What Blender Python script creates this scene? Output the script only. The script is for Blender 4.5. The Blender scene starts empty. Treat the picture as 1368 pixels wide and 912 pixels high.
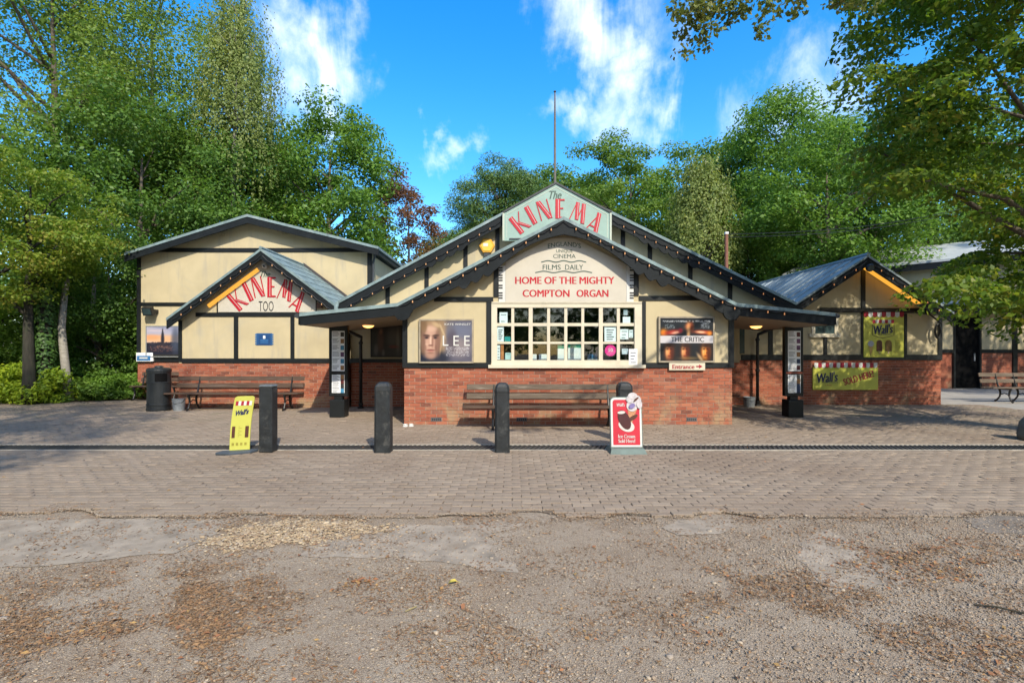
import bpy, math, random
import numpy as np
from mathutils import Vector, Matrix

# ------------------------------------------------------------------ camera, sky, sun, exposure
SC = bpy.context.scene
COL = SC.collection
R = math.radians
F, EYE, HY = 684.0, 1.55, 467.0          # focal length in photo pixels, eye height, horizon row

cam_d = bpy.data.cameras.new('camera')
cam_d.sensor_width = 36.0
cam_d.lens = 18.0
cam_d.shift_y = 11.0 / 1368.0
cam_d.clip_start = 0.05
cam_d.clip_end = 2000
cam = bpy.data.objects.new('camera', cam_d)
COL.objects.link(cam)
cam.location = (0, 0, EYE)
cam.rotation_euler = (R(90), 0, 0)
SC.camera = cam

SUN_EL, SUN_AZ = 40.0, 158.0             # azimuth clockwise from +Y: behind the camera, to its right
SUN_STRENGTH, SKY_STRENGTH, EXPOSURE = 2.0, 0.15, 1.55

SC.render.engine = 'CYCLES'
SC.cycles.use_denoising = True
SC.cycles.max_bounces = 8
SC.cycles.diffuse_bounces = 6
SC.cycles.transparent_max_bounces = 8
SC.cycles.sample_clamp_indirect = 6
SC.view_settings.view_transform = 'Standard'
SC.view_settings.look = 'None'
SC.view_settings.gamma = 1.0
SC.view_settings.exposure = EXPOSURE
SC.view_settings.use_curve_mapping = False


def pixdir(px, py):
    v = Vector(((px - 684) / F, 1.0, (HY - py) / F))
    return v.normalized()


def build_world():
    w = bpy.data.worlds.new('World')
    SC.world = w
    w.use_nodes = True
    nt = w.node_tree
    nt.nodes.clear()
    N, L = nt.nodes.new, nt.links.new
    out = N('ShaderNodeOutputWorld')
    bg = N('ShaderNodeBackground')
    bg.inputs['Strength'].default_value = SKY_STRENGTH
    sky = N('ShaderNodeTexSky')
    sky.sky_type = 'NISHITA'
    sky.sun_disc = False
    sky.sun_elevation = R(SUN_EL)
    sky.sun_rotation = R(SUN_AZ)
    sky.altitude = 50
    sky.air_density = 1.0
    sky.dust_density = 0.9
    sky.ozone_density = 2.2
    hsv = N('ShaderNodeHueSaturation')
    hsv.inputs['Saturation'].default_value = 1.44
    hsv.inputs['Hue'].default_value = 0.499
    hsv.inputs['Value'].default_value = 0.80
    L(sky.outputs['Color'], hsv.inputs['Color'])
    tc = N('ShaderNodeTexCoord')
    # wispy cloud detail
    mp = N('ShaderNodeMapping')
    mp.inputs['Scale'].default_value = (2.6, 1.6, 0.9)
    mp.inputs['Rotation'].default_value = (0.0, -0.42, 0.0)
    L(tc.outputs['Generated'], mp.inputs['Vector'])
    n1 = N('ShaderNodeTexNoise')
    n1.inputs['Scale'].default_value = 3.6
    n1.inputs['Detail'].default_value = 12
    n1.inputs['Roughness'].default_value = 0.62
    n1.inputs['Distortion'].default_value = 0.7
    L(mp.outputs['Vector'], n1.inputs['Vector'])
    # the clouds in view, then looser ones all round the rest of the sky
    blobs = [(745, -15, .10, .9), (770, 15, .09, 1.0), (800, 50, .085, 1.0), (830, 85, .085, 1.0), (845, 125, .085, 1.0), (822, 168, .08, 1.0),
             (780, 160, .06, .85), (740, 150, .05, .8), (715, 146, .04, .6), (880, 15, .07, .6), (868, 55, .07, .7), (862, 95, .06, .7),
             (425, 50, .085, .95), (445, 95, .09, 1.0), (385, 90, .10, .85), (360, 40, .09, .6), (385, 140, .09, .95), (370, 100, .08, .7),
             (590, 168, .05, .95), (596, 190, .06, 1.2), (612, 212, .065, 1.15), (578, 215, .06, .9), (545, 216, .06, .6),
             (985, 150, .12, .75), (1060, 140, .12, .8), (1100, 95, .11, .7), (1110, 140, .11, .75), (1075, 60, .09, .45), (930, 170, .08, .45), (1010, 60, .08, .3)]
    nw = N('ShaderNodeTexNoise'); nw.inputs['Scale'].default_value = 6.5; nw.inputs['Detail'].default_value = 6; nw.inputs['Roughness'].default_value = .6
    L(tc.outputs['Generated'], nw.inputs['Vector'])
    wv = N('ShaderNodeVectorMath'); wv.operation = 'MULTIPLY_ADD'
    wv.inputs[1].default_value = (.26, .26, .26); wv.inputs[2].default_value = (-.13, -.13, -.13)
    L(nw.outputs['Color'], wv.inputs[0])
    wa = N('ShaderNodeVectorMath'); wa.operation = 'ADD'
    L(tc.outputs['Generated'], wa.inputs[0]); L(wv.outputs[0], wa.inputs[1])
    acc = None
    for px, py, r, s in blobs:
        d = N('ShaderNodeVectorMath')
        d.operation = 'DISTANCE'
        d.inputs[1].default_value = pixdir(px, py)
        L(wa.outputs[0], d.inputs[0])
        m = N('ShaderNodeMapRange')
        m.interpolation_type = 'SMOOTHSTEP'
        m.inputs['From Min'].default_value = r * 1.6
        m.inputs['From Max'].default_value = 0.0
        m.inputs['To Min'].default_value = 0.0
        m.inputs['To Max'].default_value = s
        L(d.outputs['Value'], m.inputs['Value'])
        if acc is None:
            acc = m.outputs['Result']
        else:
            a = N('ShaderNodeMath')
            a.operation = 'MAXIMUM'
            L(acc, a.inputs[0])
            L(m.outputs['Result'], a.inputs[1])
            acc = a.outputs[0]
    # scattered cover behind the camera, made thicker for more and whiter fill light
    n2 = N('ShaderNodeTexNoise')
    n2.inputs['Scale'].default_value = 2.3
    n2.inputs['Detail'].default_value = 2
    L(tc.outputs['Generated'], n2.inputs['Vector'])
    sep = N('ShaderNodeSeparateXYZ')
    L(tc.outputs['Generated'], sep.inputs[0])
    back = N('ShaderNodeMapRange')
    back.inputs['From Min'].default_value = 0.35
    back.inputs['From Max'].default_value = 0.0
    L(sep.outputs['Y'], back.inputs['Value'])
    n2m = N('ShaderNodeMapRange')
    n2m.inputs['From Min'].default_value = 0.44
    n2m.inputs['From Max'].default_value = 0.56
    L(n2.outputs['Fac'], n2m.inputs['Value'])
    mul = N('ShaderNodeMath')
    mul.operation = 'MULTIPLY'
    L(back.outputs['Result'], mul.inputs[0])
    L(n2m.outputs['Result'], mul.inputs[1])
    mx = N('ShaderNodeMath')
    mx.operation = 'MAXIMUM'
    L(acc, mx.inputs[0])
    L(mul.outputs[0], mx.inputs[1])
    # cover = mask*1.5 + (noise-.5)*2.2 - .55
    a1 = N('ShaderNodeMath'); a1.operation = 'MULTIPLY_ADD'
    a1.inputs[1].default_value = 1.1; a1.inputs[2].default_value = -0.42
    L(mx.outputs[0], a1.inputs[0])
    a2 = N('ShaderNodeMath'); a2.operation = 'MULTIPLY_ADD'
    a2.inputs[1].default_value = 2.0; a2.inputs[2].default_value = -1.0
    L(n1.outputs['Fac'], a2.inputs[0])
    a3 = N('ShaderNodeMath'); a3.operation = 'ADD'
    L(a1.outputs[0], a3.inputs[0]); L(a2.outputs[0], a3.inputs[1])
    gate = N('ShaderNodeMapRange')
    gate.inputs['From Min'].default_value = 0.0
    gate.inputs['From Max'].default_value = 1.35
    gate.interpolation_type = 'SMOOTHSTEP'
    L(a3.outputs[0], gate.inputs['Value'])
    g2 = N('ShaderNodeMath'); g2.operation = 'MULTIPLY'
    g2.inputs[1].default_value = 0.93
    L(gate.outputs['Result'], g2.inputs[0])
    mix = N('ShaderNodeMix'); mix.data_type = 'RGBA'
    L(g2.outputs[0], mix.inputs['Factor'])
    L(hsv.outputs['Color'], mix.inputs[6])
    mix.inputs[7].default_value = (4.3, 4.35, 4.45, 1)
    L(mix.outputs[2], bg.inputs['Color'])
    L(bg.outputs[0], out.inputs[0])


build_world()
sd = bpy.data.lights.new('sun', 'SUN')
sd.energy = SUN_STRENGTH
sd.angle = R(0.8)
sd.color = (1.0, 0.91, 0.74)
sun = bpy.data.objects.new('sun', sd)
COL.objects.link(sun)
_a, _e = R(SUN_AZ), R(SUN_EL)
SUNV = Vector((math.sin(_a) * math.cos(_e), math.cos(_a) * math.cos(_e), math.sin(_e)))
sun.rotation_euler = SUNV.to_track_quat('Z', 'Y').to_euler()
sun.location = (6, -10, 20)

# ------------------------------------------------------------------ helpers
def WX(px, D): return (px - 684.0) / F * D
def WZ(py, D): return EYE - (py - HY) / F * D
def lin(c):
    return tuple(((v / 255.0) / 12.92 if v / 255.0 <= 0.04045 else ((v / 255.0 + 0.055) / 1.055) ** 2.4) for v in c)

OFF = {}

class MB:
    def __init__(s): s.v = []; s.f = []
    def box(s, x0, x1, y0, y1, z0, z1):
        n = len(s.v)
        s.v += [(x0,y0,z0),(x1,y0,z0),(x1,y1,z0),(x0,y1,z0),(x0,y0,z1),(x1,y0,z1),(x1,y1,z1),(x0,y1,z1)]
        s.f += [(n,n+3,n+2,n+1),(n+4,n+5,n+6,n+7),(n,n+1,n+5,n+4),(n+1,n+2,n+6,n+5),(n+2,n+3,n+7,n+6),(n+3,n,n+4,n+7)]
        return s
    def obox(s, c, ux, uy, uz):
        c = Vector(c); ux = Vector(ux); uy = Vector(uy); uz = Vector(uz)
        n = len(s.v)
        for a, b, d in ((-1,-1,-1),(1,-1,-1),(1,1,-1),(-1,1,-1),(-1,-1,1),(1,-1,1),(1,1,1),(-1,1,1)):
            s.v.append(tuple(c + ux*a*.5 + uy*b*.5 + uz*d*.5))
        s.f += [(n,n+3,n+2,n+1),(n+4,n+5,n+6,n+7),(n,n+1,n+5,n+4),(n+1,n+2,n+6,n+5),(n+2,n+3,n+7,n+6),(n+3,n,n+4,n+7)]
        return s
    def prism(s, pts, y0, y1):
        """outline in X,Z extruded along Y"""
        n, k = len(s.v), len(pts)
        s.v += [(p[0], y0, p[1]) for p in pts] + [(p[0], y1, p[1]) for p in pts]
        s.f.append(tuple(range(n, n+k)))
        s.f.append(tuple(range(n+2*k-1, n+k-1, -1)))
        for i in range(k):
            j = (i+1) % k
            s.f.append((n+i, n+k+i, n+k+j, n+j))
        return s
    def strip(s, top, bot, y0, y1):
        """band between two polylines in X,Z (same count), extruded along Y"""
        n, k = len(s.v), len(top)
        for p in top: s.v.append((p[0], y0, p[1]))
        for p in bot: s.v.append((p[0], y0, p[1]))
        for p in top: s.v.append((p[0], y1, p[1]))
        for p in bot: s.v.append((p[0], y1, p[1]))
        for i in range(k-1):
            s.f.append((n+i, n+i+1, n+k+i+1, n+k+i))
            s.f.append((n+2*k+i, n+3*k+i, n+3*k+i+1, n+2*k+i+1))
            s.f.append((n+i, n+2*k+i, n+2*k+i+1, n+i+1))
            s.f.append((n+k+i, n+k+i+1, n+3*k+i+1, n+3*k+i))
        s.f.append((n, n+k, n+3*k, n+2*k))
        e = k-1
        s.f.append((n+e, n+2*k+e, n+3*k+e, n+k+e))
        return s
    def flat(s, pts, z0, z1):
        """outline in X,Y extruded along Z"""
        n, k = len(s.v), len(pts)
        s.v += [(p[0], p[1], z1) for p in pts] + [(p[0], p[1], z0) for p in pts]
        s.f.append(tuple(range(n, n+k)))
        s.f.append(tuple(range(n+2*k-1, n+k-1, -1)))
        for i in range(k):
            j = (i+1) % k
            s.f.append((n+i, n+k+i, n+k+j, n+j))
        return s
    def tube(s, path, rad, seg=8, cap=True):
        P = [Vector(p) for p in path]
        rr = rad if isinstance(rad, (list, tuple)) else [rad]*len(P)
        base = len(s.v)
        prev = None
        for i, p in enumerate(P):
            t = (P[min(i+1, len(P)-1)] - P[max(i-1, 0)])
            t = t.normalized() if t.length > 1e-9 else Vector((0,0,1))
            if prev is None:
                a = Vector((1,0,0)) if abs(t.x) < .8 else Vector((0,1,0))
                u = t.cross(a).normalized()
            else:
                u = (prev - t*prev.dot(t))
                u = u.normalized() if u.length > 1e-6 else t.cross(Vector((1,0,0))).normalized()
            prev = u
            w = t.cross(u)
            for k in range(seg):
                an = 2*math.pi*k/seg
                s.v.append(tuple(p + (u*math.cos(an) + w*math.sin(an))*rr[i]))
        for i in range(len(P)-1):
            for k in range(seg):
                k2 = (k+1) % seg
                a = base+i*seg
                s.f.append((a+k, a+k2, a+seg+k2, a+seg+k))
        if cap:
            s.f.append(tuple(base+k for k in range(seg-1, -1, -1)))
            e = base+(len(P)-1)*seg
            s.f.append(tuple(e+k for k in range(seg)))
        return s
    def lathe(s, cx, cy, prof, seg=20):
        base = len(s.v)
        for r, z in prof:
            for k in range(seg):
                an = 2*math.pi*k/seg
                s.v.append((cx+r*math.cos(an), cy+r*math.sin(an), z))
        for i in range(len(prof)-1):
            for k in range(seg):
                k2 = (k+1) % seg
                a = base+i*seg
                s.f.append((a+k, a+k2, a+seg+k2, a+seg+k))
        s.f.append(tuple(base+k for k in range(seg-1, -1, -1)))
        e = base+(len(prof)-1)*seg
        s.f.append(tuple(e+k for k in range(seg)))
        return s
    def build(s, name, mat, parent=None, origin=None, smooth=False, bevel=0):
        me = bpy.data.meshes.new(name)
        arr = np.array(s.v, dtype=float)
        if parent is not None:
            off = OFF[parent.name]
        elif origin is not None:
            off = Vector(origin)
        else:
            mn, mx_ = arr.min(0), arr.max(0)
            off = Vector(((mn[0]+mx_[0])/2, (mn[1]+mx_[1])/2, mn[2]))
        arr = arr - np.array(off)
        me.from_pydata(arr.tolist(), [], s.f)
        me.update()
        return link(name, me, mat, parent, off, smooth, bevel)

def link(name, me, mat, parent, off, smooth=False, bevel=0):
    o = bpy.data.objects.new(name, me)
    COL.objects.link(o)
    if mat is not None and len(me.materials) == 0:
        me.materials.append(mat)
    if parent is not None: o.parent = parent
    else: o.location = off
    OFF[o.name] = Vector(off)
    if smooth:
        me.polygons.foreach_set('use_smooth', [True]*len(me.polygons))
    if bevel:
        b = o.modifiers.new('bevel', 'BEVEL'); b.width = bevel; b.segments = 1; b.limit_method = 'ANGLE'
    return o

def thing(name, label, cat, loc, group=None):
    o = bpy.data.objects.new(name, None)
    COL.objects.link(o)
    o.empty_display_size = .2
    o.location = loc
    OFF[o.name] = Vector(loc)
    return tag(o, label, cat, group)

def tag(o, label=None, cat=None, group=None, kind=None):
    if label: o['label'] = label
    if cat: o['category'] = cat
    if group: o['group'] = group
    if kind: o['kind'] = kind
    return o

def B(name, mat, parent, x0, x1, y0, y1, z0, z1, bevel=0, **k):
    return MB().box(min(x0,x1), max(x0,x1), y0, y1, min(z0,z1), max(z0,z1)).build(name, mat, parent, bevel=bevel, **k)

def PB(name, mat, parent, px0, px1, py0, py1, D, y0, y1, bevel=0):
    """box whose front face spans photo pixels at depth D"""
    return B(name, mat, parent, WX(px0, D), WX(px1, D), y0, y1, WZ(py1, D), WZ(py0, D), bevel)

# ------------------------------------------------------------------ materials
MATS = {}
def nodes(name):
    m = bpy.data.materials.new(name)
    m.use_nodes = True
    nt = m.node_tree
    p = nt.nodes['Principled BSDF']
    return m, nt, p, nt.nodes.new, nt.links.new

def coords(N, L, world=False, scale=(1,1,1)):
    if world:
        g = N('ShaderNodeNewGeometry'); v = g.outputs['Position']
    else:
        g = N('ShaderNodeTexCoord'); v = g.outputs['Object']
    mp = N('ShaderNodeMapping'); mp.inputs['Scale'].default_value = scale
    L(v, mp.inputs['Vector'])
    return mp.outputs['Vector']

def noise(N, L, vec, scale, detail=4, rough=.55, dist=0):
    n = N('ShaderNodeTexNoise')
    n.inputs['Scale'].default_value = scale; n.inputs['Detail'].default_value = detail
    n.inputs['Roughness'].default_value = rough; n.inputs['Distortion'].default_value = dist
    L(vec, n.inputs['Vector'])
    return n.outputs['Fac']

def ramp(N, L, fac, stops):
    r = N('ShaderNodeValToRGB')
    cr = r.color_ramp
    while len(cr.elements) < len(stops): cr.elements.new(.5)
    for e, (p, c) in zip(cr.elements, stops):
        e.position = p; e.color = (*c, 1) if len(c) == 3 else c
    L(fac, r.inputs['Fac'])
    return r.outputs['Color']

def maprange(N, L, v, a, b, c=0., d=1., smooth=True):
    m = N('ShaderNodeMapRange')
    if smooth: m.interpolation_type = 'SMOOTHSTEP'
    m.inputs['From Min'].default_value = a; m.inputs['From Max'].default_value = b
    m.inputs['To Min'].default_value = c; m.inputs['To Max'].default_value = d
    L(v, m.inputs['Value'])
    return m.outputs['Result']

def mixc(N, L, fac, a, b, mode='MIX'):
    m = N('ShaderNodeMix'); m.data_type = 'RGBA'; m.blend_type = mode
    if isinstance(fac, (int, float)): m.inputs['Factor'].default_value = fac
    else: L(fac, m.inputs['Factor'])
    for i, x in ((6, a), (7, b)):
        if isinstance(x, tuple): m.inputs[i].default_value = (*x[:3], 1)
        else: L(x, m.inputs[i])
    return m.outputs[2]

def math_(N, L, op, a, b=None, c=None):
    m = N('ShaderNodeMath'); m.operation = op
    for i, x in enumerate((a, b, c)):
        if x is None: continue
        if isinstance(x, (int, float)): m.inputs[i].default_value = x
        else: L(x, m.inputs[i])
    return m.outputs[0]

def bump(N, L, p, h, strength=.3, dist=.01):
    b = N('ShaderNodeBump'); b.inputs['Strength'].default_value = strength; b.inputs['Distance'].default_value = dist
    L(h, b.inputs['Height']); L(b.outputs['Normal'], p.inputs['Normal'])

def plain(name, col, rough=.6, var=.25, scale=5., bmp=.15, metal=0., spec=.4, stretch=(1,1,1), dirt=None):
    """paint-like surface: base colour with broken-up tone and slight relief"""
    if name in MATS: return MATS[name]
    m, nt, p, N, L = nodes(name)
    v = coords(N, L, True, stretch)
    f = noise(N, L, v, scale, 6, .6)
    f2 = noise(N, L, v, scale*9, 3, .6)
    lo = tuple(max(0, c*(1-var)) for c in col); hi = tuple(min(1, c*(1+var*.8)) for c in col)
    c = ramp(N, L, f, [(.3, lo), (.7, hi)])
    if dirt:
        d = noise(N, L, v, scale*.6, 8, .7, .5)
        c = mixc(N, L, maprange(N, L, d, .52, .72, 0, .75), c, dirt)
    L(c, p.inputs['Base Color'])
    p.inputs['Roughness'].default_value = rough
    p.inputs['Metallic'].default_value = metal
    p.inputs['Specular IOR Level'].default_value = spec
    if bmp: bump(N, L, p, f2, bmp, .004)
    MATS[name] = m
    return m

def emit(name, col, strength, base=(.8,.7,.5)):
    if name in MATS: return MATS[name]
    m, nt, p, N, L = nodes(name)
    p.inputs['Base Color'].default_value = (*base, 1)
    p.inputs['Emission Color'].default_value = (*col, 1)
    p.inputs['Emission Strength'].default_value = strength
    MATS[name] = m
    return m

def plaster(name, col):
    m, nt, p, N, L = nodes(name)
    v = coords(N, L, True)
    vs = coords(N, L, True, (3.2, 3.2, .35))
    blot = noise(N, L, v, .9, 6, .6, .4)
    streak = noise(N, L, vs, 1.6, 5, .6)
    fine = noise(N, L, v, 60, 3, .6)
    base = ramp(N, L, blot, [(.3, tuple(c*.86 for c in col)), (.55, col), (.8, tuple(min(1, c*1.07) for c in col))])
    grime = maprange(N, L, streak, .50, .72, 0, .55)
    c = mixc(N, L, grime, base, (.33, .30, .24))
    grey = maprange(N, L, noise(N, L, v, .55, 5, .65, .8), .52, .70, 0, .42)
    c = mixc(N, L, grey, c, (.33, .315, .26))
    L(c, p.inputs['Base Color'])
    p.inputs['Roughness'].default_value = .85
    p.inputs['Specular IOR Level'].default_value = .2
    bump(N, L, p, fine, .22, .004)
    return m

def leafmat(name, cols, trans=.48, scale=.55, rough=.5):
    m, nt, p, N, L = nodes(name)
    g = N('ShaderNodeNewGeometry')
    v = coords(N, L, True)
    cl = noise(N, L, v, scale, 3, .6)
    mixv = math_(N, L, 'MULTIPLY_ADD', g.outputs['Random Per Island'], .55, math_(N, L, 'MULTIPLY_ADD', cl, 1.2, -.37))
    cols = [tuple(v*f for v, f in zip(cc, (1.8,1.9,1.4))) for cc in cols]
    k = len(cols)
    c = ramp(N, L, mixv, [(i/(k-1)*.8+.1, cc) for i, cc in enumerate(cols)])
    L(c, p.inputs['Base Color'])
    p.inputs['Roughness'].default_value = rough
    p.inputs['Specular IOR Level'].default_value = .35
    tr = N('ShaderNodeBsdfTranslucent')
    tcol = mixc(N, L, 1.0, c, (1.25, 1.2, .7), 'MULTIPLY')
    L(tcol, tr.inputs['Color'])
    mx = N('ShaderNodeMixShader'); mx.inputs[0].default_value = trans
    L(p.outputs[0], mx.inputs[1]); L(tr.outputs[0], mx.inputs[2])
    L(mx.outputs[0], nt.nodes['Material Output'].inputs['Surface'])
    return m

def brickmat(name, island):
    m, nt, p, N, L = nodes(name)
    if island:
        rnd = N('ShaderNodeNewGeometry').outputs['Random Per Island']
    else:
        rnd = N('ShaderNodeObjectInfo').outputs['Random']
    v = coords(N, L, True)
    c = ramp(N, L, rnd, [(0, (.115,.042,.034)), (.10, (.20,.056,.038)), (.3, (.28,.078,.046)), (.5, (.33,.105,.060)), (.7, (.24,.062,.040)), (.88, (.38,.14,.082)), (1., (.17,.075,.062))])
    n = noise(N, L, v, 25, 5, .6)
    c = mixc(N, L, maprange(N, L, n, .3, .7, .0, .4), c, (.37,.155,.09))
    # lime bloom and algae in shaped patches low on the wall
    st = noise(N, L, v, 1.3, 6, .65, .6)
    sep = N('ShaderNodeSeparateXYZ'); L(N('ShaderNodeNewGeometry').outputs['Position'], sep.inputs[0])
    low = maprange(N, L, sep.outputs['Z'], .95, .15, 0, 1)
    pt = math_(N, L, 'MULTIPLY', low, maprange(N, L, st, .46, .66, 0, .75))
    c = mixc(N, L, pt, c, (.33,.25,.15))
    L(c, p.inputs['Base Color'])
    p.inputs['Roughness'].default_value = .88
    p.inputs['Specular IOR Level'].default_value = .2
    bump(N, L, p, noise(N, L, v, 90, 4, .7), .35, .004)
    return m

def paverm(name, island):
    m, nt, p, N, L = nodes(name)
    g = N('ShaderNodeNewGeometry')
    rnd = g.outputs['Random Per Island'] if island else N('ShaderNodeObjectInfo').outputs['Random']
    v = coords(N, L, True)
    c = ramp(N, L, rnd, [(0, (.185,.142,.105)), (.3, (.215,.168,.127)), (.6, (.24,.188,.143)), (.85, (.205,.162,.124)), (1., (.275,.218,.165))])
    big = noise(N, L, v, .45, 5, .6, .6)
    c = mixc(N, L, maprange(N, L, big, .47, .68, 0, .65), c, (.155,.110,.078))
    green = noise(N, L, v, .8, 6, .65, 1.)
    sep = N('ShaderNodeSeparateXYZ'); L(g.outputs['Position'], sep.inputs[0])
    far = maprange(N, L, sep.outputs['Y'], 9, 13, 0, .6)
    c = mixc(N, L, math_(N, L, 'MULTIPLY', maprange(N, L, green, .5, .65), far), c, (.105,.105,.06))
    grain = noise(N, L, v, 70, 5, .7)
    c = mixc(N, L, maprange(N, L, grain, .35, .7, 0, .42), c, (.32,.26,.20))
    L(c, p.inputs['Base Color'])
    p.inputs['Roughness'].default_value = .82
    p.inputs['Specular IOR Level'].default_value = .3
    bump(N, L, p, grain, .4, .006)
    return m

def groundmat():
    m, nt, p, N, L = nodes('gravel_yard')
    v = coords(N, L, True)
    vd = coords(N, L, True, (1, .55, 1))
    base = noise(N, L, v, 1.6, 10, .72, .8)
    c = ramp(N, L, base, [(.3, (.185,.140,.10)), (.45, (.235,.185,.138)), (.58, (.28,.232,.18)), (.72, (.31,.268,.218))])
    # worn tarmac showing grey
    tar = noise(N, L, vd, .5, 7, .62, 1.0)
    c = mixc(N, L, maprange(N, L, tar, .53, .62, 0, .7), c, (.31,.265,.215))
    # brown needle litter
    lit = noise(N, L, vd, .62, 8, .68, 1.2)
    c = mixc(N, L, maprange(N, L, lit, .53, .66, 0, .5), c, (.205,.128,.072))
    # stones
    vo = N('ShaderNodeTexVoronoi'); vo.inputs['Scale'].default_value = 120; L(v, vo.inputs['Vector'])
    vo2 = N('ShaderNodeTexVoronoi'); vo2.inputs['Scale'].default_value = 260; L(v, vo2.inputs['Vector'])
    sp = N('ShaderNodeSeparateColor'); L(vo.outputs['Color'], sp.inputs[0])
    sp2 = N('ShaderNodeSeparateColor'); L(vo2.outputs['Color'], sp2.inputs[0])
    c = mixc(N, L, maprange(N, L, sp.outputs[0], .62, .95, 0, .45), c, (.44,.365,.28))
    c = mixc(N, L, maprange(N, L, sp.outputs[1], .72, .98, 0, .45), c, (.14,.10,.072))
    c = mixc(N, L, maprange(N, L, sp2.outputs[0], .6, .98, 0, .55), c, (.46,.385,.295))
    c = mixc(N, L, maprange(N, L, sp2.outputs[1], .7, .98, 0, .5), c, (.15,.105,.075))
    L(c, p.inputs['Base Color'])
    p.inputs['Roughness'].default_value = .92
    p.inputs['Specular IOR Level'].default_value = .2
    h = math_(N, L, 'ADD', math_(N, L, 'MULTIPLY', vo.outputs['Distance'], -1.0), math_(N, L, 'MULTIPLY', noise(N, L, v, 140, 4, .7), .8))
    bump(N, L, p, h, .55, .012)
    return m

def islandmat(name, cols, rough=.8, grain=.3):
    m, nt, p, N, L = nodes(name)
    g = N('ShaderNodeNewGeometry')
    k = len(cols)
    c = ramp(N, L, g.outputs['Random Per Island'], [(i/(k-1), cc) for i, cc in enumerate(cols)])
    n = noise(N, L, coords(N, L, True), 150, 3)
    c = mixc(N, L, maprange(N, L, n, .4, .7, 0, grain), c, (.1,.08,.06))
    L(c, p.inputs['Base Color'])
    p.inputs['Roughness'].default_value = rough
    p.inputs['Specular IOR Level'].default_value = .25
    return m

def picmat():
    m, nt, p, N, L = nodes('printed_sheet')
    a = N('ShaderNodeAttribute'); a.attribute_name = 'Col'
    L(a.outputs['Color'], p.inputs['Base Color'])
    p.inputs['Roughness'].default_value = .35
    p.inputs['Specular IOR Level'].default_value = .4
    return m

def glassmat(name, tint=(.9,.95,.95), refl=1.0):
    m, nt, p, N, L = nodes(name)
    nt.nodes.remove(p)
    t = N('ShaderNodeBsdfTransparent'); t.inputs[0].default_value = (*tint, 1)
    gl = N('ShaderNodeBsdfGlossy'); gl.inputs['Roughness'].default_value = .02
    v = coords(N, L, True)
    b = N('ShaderNodeBump'); b.inputs['Strength'].default_value = .04; b.inputs['Distance'].default_value = .02
    L(noise(N, L, v, 3, 2), b.inputs['Height']); L(b.outputs['Normal'], gl.inputs['Normal'])
    lw = N('ShaderNodeLayerWeight'); lw.inputs['Blend'].default_value = .5
    frv = math_(N, L, 'MULTIPLY_ADD', math_(N, L, 'POWER', lw.outputs['Facing'], 5.0), .96, .04)
    mx = N('ShaderNodeMixShader')
    L(math_(N, L, 'MULTIPLY', frv, refl), mx.inputs[0]); L(t.outputs[0], mx.inputs[1]); L(gl.outputs[0], mx.inputs[2])
    L(mx.outputs[0], nt.nodes['Material Output'].inputs['Surface'])
    return m

CREAM = plaster('cream_render', (.475, .402, .255))
BOARDC = plain('board_putty', (.48, .445, .375), .6, .06, 3, .05)
TIMBER = plain('black_blue_timber', (.0065, .0085, .010), .45, .35, 4, .25, dirt=(.017,.019,.019))
BARGE = plain('barge_paint', (.0075, .0105, .013), .6, .3, 3, .25, spec=.2, dirt=(.018,.022,.024))
ROOFED = plain('roof_edge_felt', (.17, .235, .245), .75, .35, 5, .4, dirt=(.30,.34,.34))
FELT = plain('green_grey_felt', (.16, .225, .235), .8, .4, 3.2, .5, stretch=(1,1,1), dirt=(.27,.32,.32))
METALROOF = plain('weathered_sheet_roof', (.22, .27, .30), .42, .25, 1.5, .12, metal=.35, dirt=(.36,.40,.42))
MORTAR = plain('mortar', (.36,.31,.255), .95, .3, 12, .3, dirt=(.25,.20,.155))
BRICK_P = brickmat('red_brick', False)
BRICK_S = brickmat('red_brick_run', True)
WHITEW = plain('cream_gloss_paint', (.56,.51,.40), .4, .08, 4, .05, dirt=(.44,.40,.31))
SOFFIT = plain('soffit_boards', (.30,.24,.17), .7, .2, 6, .15, stretch=(1,6,1))
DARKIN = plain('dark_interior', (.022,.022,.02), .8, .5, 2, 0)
RED = plain('red_lettering', (.40,.008,.02), .5, .1, 3, .03)
REDI = plain('pink_white_inline', (.50,.33,.32), .5, .05, 3, 0)
BLACKP = plain('black_lettering', (.02,.022,.024), .5, .2, 3, .02)
GREENP = plain('dark_green_lettering', (.04,.075,.06), .5, .2, 3, .02)
MINT = plain('mint_board', (.25,.36,.315), .5, .1, 2, .05, dirt=(.21,.30,.265))
MINTED = plain('pale_sign_trim', (.42,.46,.38), .5, .1, 3, .03)
WHITE = plain('white_paint', (.56,.56,.54), .5, .06, 5, .02)
PAPER = plain('white_paper', (.78,.80,.82), .6, .05, 9, .01)
INK = plain('print_ink', (.12,.13,.16), .6, .2, 9, .01)
BLUE = plain('blue_enamel', (.015,.055,.16), .35, .1, 5, .02)
BLUE2 = plain('light_blue_enamel', (.04,.15,.34), .35, .1, 5, .02)
YELLOW = plain('lime_yellow_print', (.47,.47,.075), .45, .06, 3, .02)
MAROON = plain('maroon_print', (.30,.012,.03), .5, .08, 3, .02)
NAVY = plain('navy_print', (.008,.014,.07), .5, .08, 3, .02)
CHOC = plain('chocolate_print', (.07,.022,.012), .5, .2, 8, .02)
WOOD = plain('weathered_bench_wood', (.075,.045,.03), .75, .4, 3, .5, stretch=(1.2,14,14), dirt=(.16,.13,.11))
WOODL = plain('grey_bench_wood', (.105,.078,.056), .8, .35, 3, .5, stretch=(1.2,14,14), dirt=(.26,.22,.18))
IRON = plain('black_iron', (.014,.014,.015), .45, .3, 10, .2)
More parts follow.
